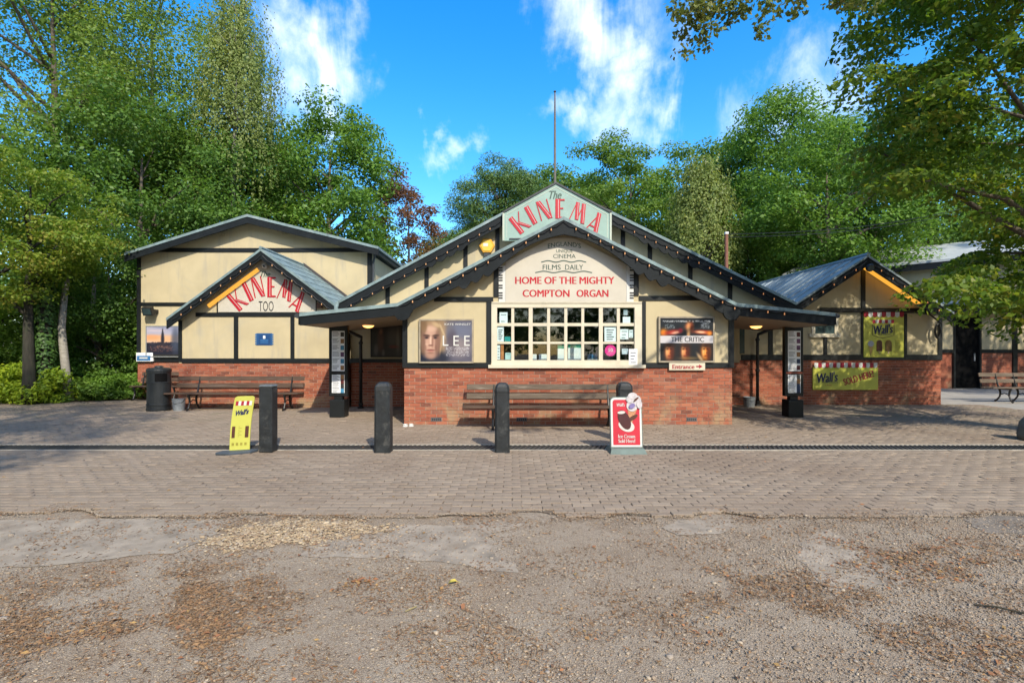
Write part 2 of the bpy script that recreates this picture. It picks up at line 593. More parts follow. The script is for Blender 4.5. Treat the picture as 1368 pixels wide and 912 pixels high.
BOLL = plain('black_bollard_paint', (.016,.019,.022), .55, .5, 9, .8, dirt=(.085,.085,.08))
PLAST = plain('black_bin_plastic', (.016,.019,.022), .4, .2, 6, .1)
GALV = plain('galvanised_bucket', (.30,.33,.36), .4, .25, 14, .1, metal=.5)
LEAD = plain('lead_grey_gutter', (.035,.04,.045), .5, .3, 6, .2)
CONC = plain('concrete_slab', (.30,.28,.25), .9, .2, 2.2, .4, dirt=(.21,.19,.16))
TARMAC = plain('smooth_tarmac', (.275,.232,.185), .95, .35, 5, 1., dirt=(.215,.165,.118))
TARMACD = plain('dark_tarmac', (.17,.145,.12), .95, .3, 3, .9, dirt=(.20,.155,.11))
SAND = plain('joint_sand', (.125,.096,.07), .95, .35, 7, .4, dirt=(.06,.07,.035))
SOIL = plain('leafy_soil', (.085,.055,.032), .95, .4, 2.5, .7, dirt=(.16,.085,.04))
STEEL = plain('grate_iron', (.06,.058,.056), .55, .3, 12, .3, metal=.3, dirt=(.10,.085,.07))
KERB = plain('drain_kerb', (.36,.33,.28), .9, .2, 4, .3)
SCREEN = plain('frosted_glass', (.03,.055,.06), .25, .25, 6, .05)
DOORB = plain('black_door', (.003,.003,.0035), .7, .3, 4, .05, spec=.1)
POLE = plain('red_brown_pole', (.20,.085,.055), .8, .3, 5, .3, stretch=(6,6,.6))
ALARM = plain('yellow_alarm_box', (.65,.33,.03), .4, .08, 4, .02)
GLASS = glassmat('window_glass')
PIC = picmat()
BULB = emit('festoon_bulb', (1.0,.36,.10), .16, (.30,.20,.11))
LAMP = emit('canopy_lamp_glow', (1.0,.42,.09), 1.6)
AMBER_GLOW = emit('amber_wash_glow', (1.0,.45,.05), .34, (.4,.3,.1))  # emission imitates the amber wash that hidden strips throw under the eaves
GROUND = groundmat()
PAV_P = paverm('block_paver', False)
PAV_S = paverm('block_paver_run', True)
BARK = plain('grey_brown_bark', (.10,.08,.062), .9, .4, 6, .8, stretch=(4,4,.7), dirt=(.06,.075,.04))
BARKD = plain('dark_ivy_bark', (.035,.032,.024), .9, .4, 6, .8, stretch=(4,4,.7), dirt=(.03,.05,.018))
BIRCHB = plain('birch_bark', (.26,.24,.205), .8, .25, 5, .5, stretch=(1,1,5), dirt=(.08,.07,.06))
PINEB = plain('pine_bark', (.18,.09,.055), .9, .35, 6, .8, stretch=(3,3,1))

# ------------------------------------------------------------------ the ground
def outline(ptsxy, n=6, amp=.05, seed=1):
    rnd = random.Random(seed); out = []
    k = len(ptsxy)
    for i in range(k):
        a, b = Vector(ptsxy[i]), Vector(ptsxy[(i+1) % k])
        for j in range(n):
            p = a.lerp(b, j/n)
            out.append((p.x + rnd.uniform(-amp, amp), p.y + rnd.uniform(-amp, amp)))
    return out

g = MB(); g.v = [(-220,-120,-.016),(220,-120,-.016),(220,320,-.016),(-220,320,-.016)]; g.f = [(0,1,2,3)]
tag(g.build('ground', GROUND, origin=(0,0,-.016)), kind='structure')

PAVE_Y0, PAVE_Y1, PAVE_X0, PAVE_X1 = 4.78, 16.0, -16.6, 13.2
def front_edge(x):      # where the first rows have broken away
    w = .55*math.sin(x*1.3+.6) + .5*math.sin(x*2.9+2) + .35*math.sin(x*7.1)
    return PAVE_Y0 + max(0., w)*.17
ex = [PAVE_X0+(PAVE_X1-PAVE_X0)*i/240 for i in range(241)]
pv = MB(); pv.v = [(x, front_edge(x)-.02, -.010) for x in ex] + [(PAVE_X1,PAVE_Y1,-.010),(PAVE_X0,PAVE_Y1,-.010)]; pv.f = [tuple(range(243))]
paving = tag(pv.build('paving', SAND, origin=(0,8,-.010)), kind='structure')

def in_building(x, y):
    return (-2.2 < x < 4.5 and y > 10.65) or (-8.7 < x < 5 and y > 13.85) or (x > 4.4 and y > 14.5) or (x < -11.3 and y > 15.6 + .04*(x+12))

def pavers():
    rnd = random.Random(5)
    me = bpy.data.meshes.new('paver')
    hx, hy, c = .0975, .0475, .005
    vs = [(-hx,-hy,-.03),(hx,-hy,-.03),(hx,hy,-.03),(-hx,hy,-.03),(-hx,-hy,-.004),(hx,-hy,-.004),(hx,hy,-.004),(-hx,hy,-.004),
          (-hx+c,-hy+c,.0),(hx-c,-hy+c,.0),(hx-c,hy-c,.0),(-hx+c,hy-c,.0)]
    fs = [(0,1,5,4),(1,2,6,5),(2,3,7,6),(3,0,4,7),(4,5,9,8),(5,6,10,9),(6,7,11,10),(7,4,8,11),(8,9,10,11)]
    me.from_pydata(vs, [], fs); me.materials.append(PAV_P)
    V = np.array(vs); Fa = np.array(fs)
    spots = []
    row = 0
    y = PAVE_Y0 + .05
    while y < PAVE_Y1 - .05:
        if not (7.86 < y < 8.40):
            x = PAVE_X0 + (.1 if row % 2 else .2)
            while x < PAVE_X1 - .1:
                if not in_building(x, y) and y-.045 > front_edge(x)-.03:
                    spots.append((x + rnd.gauss(0,.0025), y + rnd.gauss(0,.0025) + .012*math.sin(x*.9+y), rnd.gauss(0,.0022) + .003*math.sin(x*1.3)*math.sin(y*1.7), rnd.gauss(0,.012), rnd.gauss(0,.009), rnd.gauss(0,.009)))
                x += .2
        row += 1
        y += .1
    vis = [i for i, s in enumerate(spots) if abs(s[0]) < s[1]*.985]
    near = set(sorted(vis, key=lambda i: spots[i][1]**2 + .02*spots[i][0]**2)[:290])
    allv, allf, k = [], [], 0
    for i, (x, y, z, rz, rx, ry) in enumerate(spots):
        if i in near:
            o = bpy.data.objects.new('paver', me); COL.objects.link(o)
            o.parent = paving; o.location = Vector((x, y, z+.003)) - OFF['paving']; o.rotation_euler = (rx, ry, rz)
        else:
            cz, sz = math.cos(rz), math.sin(rz)
            w = np.empty_like(V)
            w[:,0] = x + V[:,0]*cz - V[:,1]*sz
            w[:,1] = y + V[:,0]*sz + V[:,1]*cz
            w[:,2] = z + .003 + V[:,2] + V[:,1]*rx - V[:,0]*ry
            allv.append(w); allf.append(Fa + k); k += 12
    quads('paving_blocks', np.concatenate(allv), np.concatenate(allf), PAV_S, paving, OFF['paving'], kind='stuff')

def quads(name, V, Fq, mat, parent, off, kind=None):
    me = bpy.data.meshes.new(name)
    V = np.asarray(V, dtype=np.float32) - np.array(off, dtype=np.float32)
    nv, nf = len(V), len(Fq)
    me.vertices.add(nv); me.vertices.foreach_set('co', V.ravel())
    me.loops.add(nf*4); me.loops.foreach_set('vertex_index', np.asarray(Fq, dtype=np.int32).ravel())
    me.polygons.add(nf); me.polygons.foreach_set('loop_start', np.arange(0, nf*4, 4, dtype=np.int32))
    me.update(calc_edges=True)
    o = link(name, me, mat, parent, off)
    if kind: o['kind'] = kind
    return o

pavers()

# drain channel across the yard
dr = thing('drain_channel', 'long slotted iron drain running across the block paving', 'drain', (0, 8.13, 0))
B('channel_bed', DARKIN, dr, -16.4, 11.5, 7.93, 8.33, -.0085, -.0045)
for yy in (7.895, 8.335):
    B('kerb', KERB, dr, -16.4, 11.5, yy, yy+.035, -.009, .007)
me = MB().box(-.016, .016, -.185, .185, -.004, .006)
msh = bpy.data.meshes.new('grate_bar'); msh.from_pydata([(x + y*.35, y, z) for x, y, z in me.v], [], me.f); msh.materials.append(STEEL)
for i in range(290):
    o = bpy.data.objects.new('grate_bar', msh); COL.objects.link(o); o.parent = dr
    o.location = (-11.9 + i*.0772, 0, 0)

def sheet(name, pts, z, mat):
    m = MB(); m.v = [(p[0], p[1], z) for p in pts]; m.f = [tuple(range(len(pts)))]
    o = m.build(name, mat, origin=(pts[0][0], pts[0][1], z)); o['kind'] = 'structure'
    return o
def gpx(px, py):
    D = EYE*F/(py-HY); return (WX(px, D), D)
sheet('tarmac_patch', outline([gpx(-60,694), gpx(120,692), gpx(318,691), gpx(285,712), gpx(235,735), gpx(60,753), gpx(-60,758)][::-1], 5, .03, 3), -.011, TARMAC)
sheet('concrete_cover', outline([gpx(884,703), gpx(905,692), gpx(972,692), gpx(984,703), gpx(960,711), gpx(905,712)][::-1], 4, .012, 4), -.010, TARMAC)
sheet('dark_tarmac_patch', outline([gpx(1288,690), gpx(1400,684), gpx(1420,712), gpx(1320,712)][::-1], 5, .04, 5), -.0115, TARMACD)
sheet('worn_tarmac', outline([gpx(520,700), gpx(700,695), gpx(640,720), gpx(690,760), gpx(520,742), gpx(400,742), gpx(430,716)][::-1], 5, .06, 6), -.0125, TARMAC)
sheet('pale_tarmac', outline([gpx(1100,703), gpx(1128,716), gpx(1185,742), gpx(1210,775), gpx(1120,790), gpx(1060,740)][::-1], 5, .04, 7), -.0122, TARMAC)
sheet('concrete_yard', [(12.25,14.2),(13.2,13.3),(30,13.3),(30,21.4),(12.25,21.4)], -.004, CONC)
sheet('planting_soil', outline([(-34,14.6),(-16.2,14.9),(-12.2,15.9),(-12.2,30),(-34,32)], 8, .12, 8), .012, SOIL)

# loose stone, needles and leaves
def stones(name, pts, size, mat, seed, label, flatten=.55):
    rs = np.random.RandomState(seed); n = len(pts)
    base = np.array([(1,0,0),(0,1,0),(-1,0,0),(0,-1,0),(.6,.6,.8),(-.6,.6,.8),(-.6,-.6,.8),(.6,-.6,.8)], float)
    faces = np.array([(0,1,5,4),(1,2,6,5),(2,3,7,6),(3,0,4,7),(4,5,6,7)])
    faces = np.array([(0,1,4,4),(1,5,4,4)]) if False else np.array([(3,0,4,7),(0,1,5,4),(1,2,6,5),(2,3,7,6),(4,5,6,7)])
    s = rs.lognormal(0, .38, n)*size
    an = rs.uniform(0, 6.28, n); asp = rs.uniform(.55, 1.0, n)
    V = base[None]*(1+rs.uniform(-.22,.22,(n,8,3)))*s[:,None,None]
    V[:,:,1] *= asp[:,None]; V[:,:,2] *= flatten
    ca, sa = np.cos(an)[:,None], np.sin(an)[:,None]
    X = V[:,:,0]*ca - V[:,:,1]*sa + pts[:,0][:,None]; Y = V[:,:,0]*sa + V[:,:,1]*ca + pts[:,1][:,None]
    Z = V[:,:,2] + pts[:,2][:,None]
    W = np.stack([X,Y,Z],-1).reshape(-1,3)
    Fq = (faces[None] + (np.arange(n)*8)[:,None,None]).reshape(-1,4)
    o = quads(name, W, Fq, mat, None, (pts[:,0].mean(), pts[:,1].mean(), 0), 'stuff')
    return tag(o, label, 'gravel')

def litter(name, pts, length, asp, mat, seed, label, cat, lift=.5):
    rs = np.random.RandomState(seed)
    w = np.sin(pts[:,0]*5.1+pts[:,1]*3.3) + np.sin(pts[:,0]*2.3-pts[:,1]*6.7+1) + .8*np.sin(pts[:,0]*11.7+pts[:,1]*9.1+2) + .6*np.sin(pts[:,1]*17-pts[:,0]*7)
    pts = pts[rs.rand(len(pts)) < np.clip(.5+.42*w, .08, 1)]; n = len(pts)
    an = rs.uniform(0, 6.28, n); L_ = length*rs.lognormal(0,.3,n); W_ = L_*asp*rs.uniform(.7,1.2,n)
    d = np.stack([np.cos(an), np.sin(an), rs.normal(0,.2,n)*lift], -1)
    s = np.stack([-np.sin(an), np.cos(an), rs.normal(0,.45,n)*lift], -1)
    c = pts
    q = np.stack([c-d*L_[:,None]/2, c+s*W_[:,None]/2, c+d*L_[:,None]/2, c-s*W_[:,None]/2], 1)
    q[:,1,2] += np.abs(rs.normal(0,.004,n)); q[:,3,2] += np.abs(rs.normal(0,.004,n))
    q[:,:,2] = np.maximum(q[:,:,2], pts[:,2][:,None]-.001)
    o = quads(name, q.reshape(-1,3), np.arange(n*4).reshape(-1,4), mat, None, (pts[:,0].mean(), pts[:,1].mean(), 0), 'stuff')
    return tag(o, label, cat)

def scatter_px(rs, n, cx, cy, sx, sy, z):
    """points scattered about a place, given by its spot and spread in the yard"""
    out = []
    c = gpx(cx, cy)
    ex = abs(gpx(cx+sx, cy)[0]-c[0]); ey = abs(gpx(cx, max(cy-sy, 500))[1]-gpx(cx, cy+sy)[1])/2
    x = rs.normal(c[0], ex*.6, n); y = rs.normal(c[1], ey*.6, n)
    return np.stack([x, y, np.full(n, z)], -1)

rs = np.random.RandomState(11)
GRAVC = islandmat('yard_gravel', [(.18,.135,.098),(.32,.255,.19),(.25,.19,.135),(.42,.345,.26),(.23,.195,.16),(.34,.25,.17),(.30,.27,.24)])
PALEG = islandmat('pale_pebbles', [(.24,.165,.10),(.42,.33,.215),(.32,.23,.14),(.48,.39,.275),(.20,.13,.08),(.38,.33,.265)])
NEEDLE = islandmat('needle_litter', [(.15,.085,.045),(.24,.145,.08),(.19,.11,.06),(.30,.19,.10),(.14,.09,.06)], .8, .1)
LEAFL = islandmat('fallen_leaves_colour', [(.19,.09,.045),(.32,.14,.06),(.24,.11,.055),(.38,.24,.09),(.15,.085,.05),(.33,.18,.10)], .7, .1)

n = 60000
D = rs.uniform(2.1, 4.75, n)
gp = np.stack([rs.uniform(-1.08,1.08,n)*D, D, np.full(n,-.013)], -1)
dens = .35 + .35*np.sin(gp[:,0]*1.9+1.2)*np.sin(gp[:,1]*2.7) + .25*np.sin(gp[:,0]*4.3+gp[:,1]*3.1)
patch = ((gp[:,0] < -1.9) & (gp[:,1] > 3.75) & (gp[:,1] < 4.75))
dens = np.maximum(dens, .28); dens[patch] = .10
dens += np.clip((gp[:,0]-1.2)*.25, 0, .6)
gp = gp[rs.rand(n) < np.clip(dens, .03, 1)]
stones('loose_gravel', gp, .0054, GRAVC, 2, 'loose grey and tan gravel strewn over the near yard')
a = rs.uniform(0,6.28,9000); r_ = np.sqrt(rs.rand(9000))
c0 = gpx(388, 710)
rim = 1+.16*np.sin(a*3+1)+.12*np.sin(a*7+.5)+.08*np.sin(a*13)
r_ = np.where(rs.rand(9000) < .22, r_*rs.uniform(1,1.5,9000), r_)
pp = np.stack([c0[0]+r_*rim*np.cos(a)*.60 + .20*r_*np.sin(a), c0[1]+r_*rim*np.sin(a)*.33, np.full(9000,-.008)], -1)
pp[:,2] += .018*np.clip(1-r_,0,1)*rs.rand(9000)
stones('pebble_patch', pp[:4600], .0088, PALEG, 3, 'flat spill of pale tan pebbles at the edge of the paving')
big = []
for _ in range(110):
    d_ = rs.uniform(2.3, 4.6); big.append((rs.uniform(-.2,1.05)*d_ if rs.rand() < .7 else rs.uniform(-1.05,0)*d_, d_, -.014))
stones('larger_stone_scatter', np.array(big), .012, GRAVC, 4, 'larger loose stones scattered among the gravel on the right')

ne = 7000
ex_ = rs.uniform(-5.6, 5.6, ne); ey_ = np.array([front_edge(v) for v in ex_]) + rs.normal(-.02,.06,ne)*np.clip(1+np.sin(ex_*2.1)+.6*np.sin(ex_*5.3+1),.3,2.4)
stones('edge_grit', np.stack([ex_, ey_, np.full(ne,.002)], -1), .0048, GRAVC, 12, 'tan grit washed over the front edge of the paving')
ne = 5200
ex_ = rs.uniform(-5.6, 5.6, ne); ey_ = np.array([front_edge(v) for v in ex_]) + rs.normal(0,.06,ne)*np.clip(1+np.sin(ex_*1.7+2)+.6*np.sin(ex_*4.1),.1,2.4)
edge_litter = np.stack([ex_, ey_, np.full(ne,.004)], -1)
nu = 30000
D = 2.1+2.65*rs.rand(nu)**.8
all_over = np.stack([rs.uniform(-1.08,1.08,nu)*D, D, np.full(nu,-.009)], -1)
P_ = [scatter_px(rs, k, *q, -.009) for k, q in (
    (9000,(60,830,150,70)), (9000,(250,850,110,70)), (5000,(270,780,120,30)), (3000,(560,800,160,50)), (4500,(1250,740,130,40)),
    (6000,(1000,790,160,50)), (6000,(1250,830,150,60)), (1600,(940,690,60,6)), (1500,(390,700,110,14)), (1500,(700,690,300,8)), (2500,(700,850,260,60)))] + [edge_litter, all_over]
litter('needle_litter', np.concatenate(P_), .024, .16, NEEDLE, 5, 'brown pine needles drifted in patches on the yard', 'litter')
nu = 1100
D = 2.1+2.65*rs.rand(nu)**.8
P_ = [np.stack([rs.uniform(-1.08,1.08,nu)*D, D, np.full(nu,-.006)], -1)] + [scatter_px(rs, k, *q, -.006) for k, q in (
    (420,(1180,722,60,14)), (700,(1240,750,120,30)), (160,(1000,770,120,40)), (110,(250,860,160,50)), (90,(600,820,300,80)), (120,(1300,860,100,50)),
    (60,(480,775,20,5)), (70,(940,690,40,4)), (40,(120,850,90,40)))]
litter('fallen_leaf_scatter', np.concatenate(P_), .027, .45, LEAFL, 6, 'orange and rust fallen leaves scattered over the yard', 'leaves', .8)
n = 700
D = rs.uniform(4.9, 13, n); lp = np.stack([rs.uniform(-1,1,n)*D*1.0, D, np.full(n,.007)], -1)
lp = np.array([q for q in lp if not in_building(q[0], q[1])])
litter('paving_leaf_scatter', lp[:330], .040, .5, LEAFL, 7, 'single dry leaves lying about on the block paving', 'leaves', .6)
n = 5200
t = rs.rand(n); bx = -34+t*22; by = np.where(bx < -16.2, 14.75, 14.9+(bx+16.2)*.25) + rs.normal(.15,.22,n)
litter('verge_leaf_litter', np.stack([bx, by, np.full(n,.018)], -1), .06, .5, LEAFL, 8, 'rusty leaf litter along the edge of the wooded verge', 'leaves', .8)

# ------------------------------------------------------------------ bricks
def brick_mesh(w):
    key = 'brick_%d' % round(w*1000)
    if key in bpy.data.meshes: return bpy.data.meshes[key]
    m = MB().box(-w/2, w/2, -.05, .05, -.0325, .0325)
    me = bpy.data.meshes.new(key); me.from_pydata(m.v, [], m.f); me.materials.append(BRICK_P)
    return me

def brick_wall(root, x0, x1, z0, z1, yf, budget, seed, side=()):
    """stretcher-bond face at y=yf with recessed mortar; the first `budget` bricks from the top down are parts"""
    rnd = random.Random(seed)
    B('mortar_bed', MORTAR, root, x0+.004, x1-.004, yf+.009, yf+.16, z0, z1-.002)
    rows = int(round((z1-z0)/.075)); pitch = (z1-z0)/rows
    rest = MB(); cnt = 0
    off = OFF[root.name]
    for r in range(rows-1, -1, -1):
        z = z0 + (r+.5)*pitch
        x = x0
        first = (r % 2 == 1)
        while x < x1 - .03:
            w = .1025 if (first and x == x0) else .215
            w = min(w, x1-x)
            if x1-(x+w+.01) < .03: w = x1-x
            cx = x+w/2; dy = rnd.uniform(-.002, .003)
            if cnt < budget:
                o = bpy.data.objects.new('brick', brick_mesh(round(w,3))); COL.objects.link(o); o.parent = root
                o.location = Vector((cx, yf+.05+dy, z)) - off
                o.rotation_euler = (0, rnd.gauss(0,.004), rnd.gauss(0,.006))
                cnt += 1
            else:
                rest.box(x, x+w, yf+dy, yf+.1+dy, z-.0325, z+.0325)
            x += w+.01
    if rest.v:
        o = rest.build('brick_courses', BRICK_S, root); o['kind'] = 'stuff'
    return cnt

# ------------------------------------------------------------------ text and pictures
def text_mesh(s, shear=0., bold=0.):
    cu = bpy.data.curves.new('t', 'FONT'); cu.body = s; cu.extrude = 0; cu.resolution_u = 3; cu.shear = shear; cu.offset = bold
    o = bpy.data.objects.new('t', cu); COL.objects.link(o)
    dg = bpy.context.evaluated_depsgraph_get()
    me = bpy.data.meshes.new_from_object(o.evaluated_get(dg))
    bpy.data.objects.remove(o); bpy.data.curves.remove(cu)
    return me

def lettering(parent, s, cx, cz, w, h, y, mat, rot=0., shear=0., bold=0., name='lettering', arc=0.):
    """text fitted to w x h metres, centred at cx,cz, standing in the plane y; arc bends it into an arch"""
    me = text_mesh(s, shear, 0)
    me.name = name
    co = np.array([v.co[:] for v in me.vertices])
    mn, mx_ = co.min(0), co.max(0)
    u = (co[:,0]-(mn[0]+mx_[0])/2)/max(1e-6, mx_[0]-mn[0])*w
    v = (co[:,1]-(mn[1]+mx_[1])/2)/max(1e-6, mx_[1]-mn[1])*h
    if arc:
        v = v - arc*(u/(w/2))**2
    c, sn = math.cos(rot), math.sin(rot)
    X = cx + u*c - v*sn; Z = cz + u*sn + v*c
    off = OFF[parent.name]
    arr = np.stack([X-off[0], np.full(len(X), y)-off[1], Z-off[2]], -1)
    me.vertices.foreach_set('co', arr.astype(np.float32).ravel()); me.update()
    if bold:        # thicker strokes: the glyphs again, a hair to either side
        k, fs = len(arr), [tuple(p.vertices) for p in me.polygons]
        b = h*min(.055, bold*1.6)
        vs, ff = [], []
        for j, d in enumerate((0, -b, b)):
            vs += (arr + np.array([d*c, -.0004*j, d*sn])).tolist(); ff += [tuple(i+j*k for i in f) for f in fs]
        bpy.data.meshes.remove(me)
        me = bpy.data.meshes.new(name); me.from_pydata(vs, [], ff); me.update()
    me.materials.clear()
    return link(name, me, mat, parent, off)

def picture(name, parent, x0, x1, z0, z1, y, func, nx=64, ny=52, origin=None):
    """a printed sheet: colours per point, func(u,v)->sRGB 0..255 arrays, u right, v up"""
    u, v = np.meshgrid(np.linspace(0,1,nx), np.linspace(0,1,ny))
    rgb = np.clip(func(u, v), 0, 255)/255.0
    l = np.where(rgb <= .04045, rgb/12.92, ((rgb+.055)/1.055)**2.4)*.78
    off = OFF[parent.name] if parent else Vector(origin)
    V = np.stack([x0+(x1-x0)*u, np.full(u.shape, y), z0+(z1-z0)*v], -1).reshape(-1,3)
    i = np.arange(nx*ny).reshape(ny,nx)
    Fq = np.stack([i[:-1,:-1], i[:-1,1:], i[1:,1:], i[1:,:-1]], -1).reshape(-1,4)
    o = quads(name, V, Fq, PIC, parent, off)
    at = o.data.color_attributes.new('Col', 'FLOAT_COLOR', 'POINT')
    at.data.foreach_set('color', np.concatenate([l.reshape(-1,3), np.ones((nx*ny,1))], 1).astype(np.float32).ravel())
    return o

class Canvas:
    def __init__(s, u, v, bg): s.u, s.v = u, v; s.c = np.zeros(u.shape+(3,)) + np.array(bg, float)
    def blob(s, x, y, rx, ry, col, a=1., hard=2., ang=0.):
        du, dv = s.u-x, s.v-y
        ca, sa = math.cos(ang), math.sin(ang)
        p, q = (du*ca+dv*sa)/rx, (-du*sa+dv*ca)/ry
        m = a*np.exp(-(p*p+q*q)**hard)
        s.c = s.c*(1-m[...,None]) + np.array(col, float)*m[...,None]
        return s
    def rect(s, x0, x1, y0, y1, col, a=1.):
        m = ((s.u >= x0)&(s.u <= x1)&(s.v >= y0)&(s.v <= y1))*a
        s.c = s.c*(1-m[...,None]) + np.array(col, float)*m[...,None]
        return s
    def speck(s, x0, x1, y0, y1, col, seed, p=.5, a=.7):
        r = np.random.RandomState(seed).rand(*s.u.shape)
        m = ((s.u >= x0)&(s.u <= x1)&(s.v >= y0)&(s.v <= y1)&(r < p))*a
        s.c = s.c*(1-m[...,None]) + np.array(col, float)*m[...,None]
        return s

LET = {  # art-deco letters as strokes (x0,y0,x1,y1,width,main?) in a unit-high box
    'K': (.80, [(.14,0,.14,1,.28,1),(.34,.50,.74,1,.07,0),(.30,.58,.74,0,.19,1)]),
    'I': (.28, [(.14,0,.14,1,.28,1)]),
    'N': (.72, [(.06,0,.06,1,.06,0),(.16,1,.60,0,.26,1),(.68,0,.68,1,.06,0)]),
    'E': (.54, [(.14,0,.14,1,.28,1),('h',.14,.54,.955,.08),('h',.14,.46,.52,.07),('h',.14,.54,.045,.08)]),
    'M': (.92, [(.04,0,.24,1,.06,0),(.28,1,.46,.12,.21,1),(.46,.12,.66,1,.06,0),(.64,1,.84,0,.23,1)]),
    'A': (.74, [(.05,0,.42,1,.07,0),(.36,1,.64,0,.25,1),('h',.14,.56,.24,.07)]),
}
def deco(parent, ch, cx, cz, h, ang, y, wf=1.):
    w, st = LET[ch]
    ca, sa = math.cos(ang), math.sin(ang)
    def tr(x, z): x = (x-w/2)*h*wf; z = (z-.5)*h; return (cx+x*ca-z*sa, cz+x*sa+z*ca)
    m, inl = MB(), MB()
    for i, s in enumerate(st):
        dy = -.0006*i
        if s[0] == 'h':
            _, a, b, zc, t = s
            m.prism([tr(a,zc-t/2), tr(b,zc-t/2), tr(b,zc+t/2), tr(a,zc+t/2)], y-.012+dy, y)
        else:
            x0, z0, x1, z1, t, main = s
            m.prism([tr(x0-t/2,z0), tr(x0+t/2,z0), tr(x1+t/2,z1), tr(x1-t/2,z1)], y-.012+dy, y)
            if main:
                q = t*.075; o_ = t*.12
                inl.prism([tr(x0+o_-q,z0+(.03 if z1>z0 else -.03)), tr(x0+o_+q,z0+(.03 if z1>z0 else -.03)), tr(x1+o_+q,z1-(.03 if z1>z0 else -.03)), tr(x1+o_-q,z1-(.03 if z1>z0 else -.03))], y-.017+dy, y-.010)
    o = m.build('letter', RED, parent)
    if inl.v: inl.build('inline_stripe', REDI, o)
    return o

# ------------------------------------------------------------------ roofs
def bargeboard(root, pts, depth, y0, y1, name='bargeboard', wave=None):
    """board hanging below a roof line (list of x,z); wave(x) adds to the depth"""
    xs = []
    for (xa, za), (xb, zb) in zip(pts[:-1], pts[1:]):
        k = max(2, int(abs(xb-xa)/.035))
        xs += [(xa+(xb-xa)*i/k, za+(zb-za)*i/k) for i in range(k)]
    xs.append(pts[-1])
    top = [(x, z-.055) for x, z in xs]
    bot = [(x, z-depth-(wave(x) if wave else 0)) for x, z in xs]
    return MB().strip(top, bot, y0, y1).build(name, BARGE, root)

def slope(root, a, b, y0, y1, mat, t=.07, name='roof_slope'):
    """roof plane between two X,Z points, extruded from y0 to y1"""
    return MB().prism([(a[0],a[1]-t), (b[0],b[1]-t), b, a], y0, y1).build(name, mat, root)

def festoon(label, pts, y, step=.29, drop=.035):
    """cable with small lit bulbs along a polyline of x,z"""
    th = thing('string_light', label, 'string light', (pts[0][0], y, pts[0][1]), 'festoon lights along the roof edges')
    path, bulbs = [], []
    for (xa, za), (xb, zb) in zip(pts[:-1], pts[1:]):
        Ls = math.hypot(xb-xa, zb-za); k = max(1, int(Ls/step))
        for i in range(k):
            t0, t1 = i/k, (i+.5)/k
            path.append((xa+(xb-xa)*t0, y, za+(zb-za)*t0)); path.append((xa+(xb-xa)*t1, y-.004, za+(zb-za)*t1-drop))
            bulbs.append((xa+(xb-xa)*t0, za+(zb-za)*t0))
    path.append((pts[-1][0], y, pts[-1][1]))
    MB().tube(path, .009, 5).build('cable', BLACKP, th)
    off = OFF[th.name]
    if 'bulb' not in bpy.data.meshes:
        m = MB().lathe(0,0,[(.004,-.018),(.012,-.011),(.0135,0),(.010,.014),(.009,.030)], 8)
        me = bpy.data.meshes.new('bulb'); me.from_pydata(m.v, [], m.f); me.materials.append(BULB)
        m = MB().lathe(0,0,[(.014,.028),(.014,.062)], 8)
        me = bpy.data.meshes.new('socket'); me.from_pydata(m.v, [], m.f); me.materials.append(BLACKP)
    for i, (x, z) in enumerate(bulbs[1:]):
        o = bpy.data.objects.new('bulb', bpy.data.meshes['bulb']); COL.objects.link(o); o.parent = th
        o.location = Vector((x, y-.018, z-.055)) - off
        s = bpy.data.objects.new('socket', bpy.data.meshes['socket']); COL.objects.link(s); s.parent = o
    return th

def wash_band(label, a, b, y0, y1):
    """flat glowing board under a roof slope, standing in for the amber lamp wash"""
    nrm = Vector((-(b[1]-a[1]),0,b[0]-a[0])).normalized()
    o = MB().obox(((a[0]+b[0])/2, (y0+y1)/2, (a[1]+b[1])/2), (b[0]-a[0],0,b[1]-a[1]), (0,y1-y0,0), nrm*.016).build('amber_wash_band', AMBER_GLOW)
    return tag(o, label, 'light strip')

# ------------------------------------------------------------------ the ticket office block in the middle
KX, KY = 1.08, 10.6
ko = thing('ticket_office', 'central cream and brick ticket office under the front gable with the wide window', 'building', (KX, KY, 0))
kx0, kx1 = WX(540, KY), WX(978, KY)
RT = [(-4.28,2.29),(-2.31,2.49),(1.04,4.23),(4.53,2.49),(6.51,2.29)]
def kroof(x):
    for (xa,za),(xb,zb) in zip(RT[:-1], RT[1:]):
        if xa <= x <= xb: return za+(zb-za)*(x-xa)/(xb-xa)
    return 2.2
brick_wall(ko, kx0, kx1, 0, 1.19, KY, 296, 1)
wL, wR = WX(656.5, KY), WX(857.5, KY)
wTop, wBot = WZ(404.5, KY), WZ(490.5, KY)
def wallpoly(root, x0, x1, z0, roof, y0, y1, mat=CREAM, name='wall_panel', drop=.09):
    xs = [x0+(x1-x0)*i/14 for i in range(15)]
    return MB().prism([(x0,z0),(x1,z0)] + [(x, roof(x)-drop) for x in reversed(xs)], y0, y1).build(name, mat, root)
wallpoly(ko, kx0, wL, 1.19, kroof, KY, KY+.12)
wallpoly(ko, wR, kx1, 1.19, kroof, KY, KY+.12)
wallpoly(ko, wL, wR, wTop, kroof, KY, KY+.12)
B('side_wall', CREAM, ko, kx0, kx0+.12, KY+.13, 13.75, 1.19, 2.36)
B('side_wall', CREAM, ko, kx1-.12, kx1, KY+.13, 13.75, 1.19, 2.36)
B('side_plinth', BRICK_S, ko, kx0, kx0+.12, KY+.17, 13.75, 0, 1.19)
B('side_plinth', BRICK_S, ko, kx1-.12, kx1, KY+.17, 13.75, 0, 1.19)
B('room_lining', DARKIN, ko, kx0+.14, kx1-.14, 12.6, 12.64, .0, 2.4)
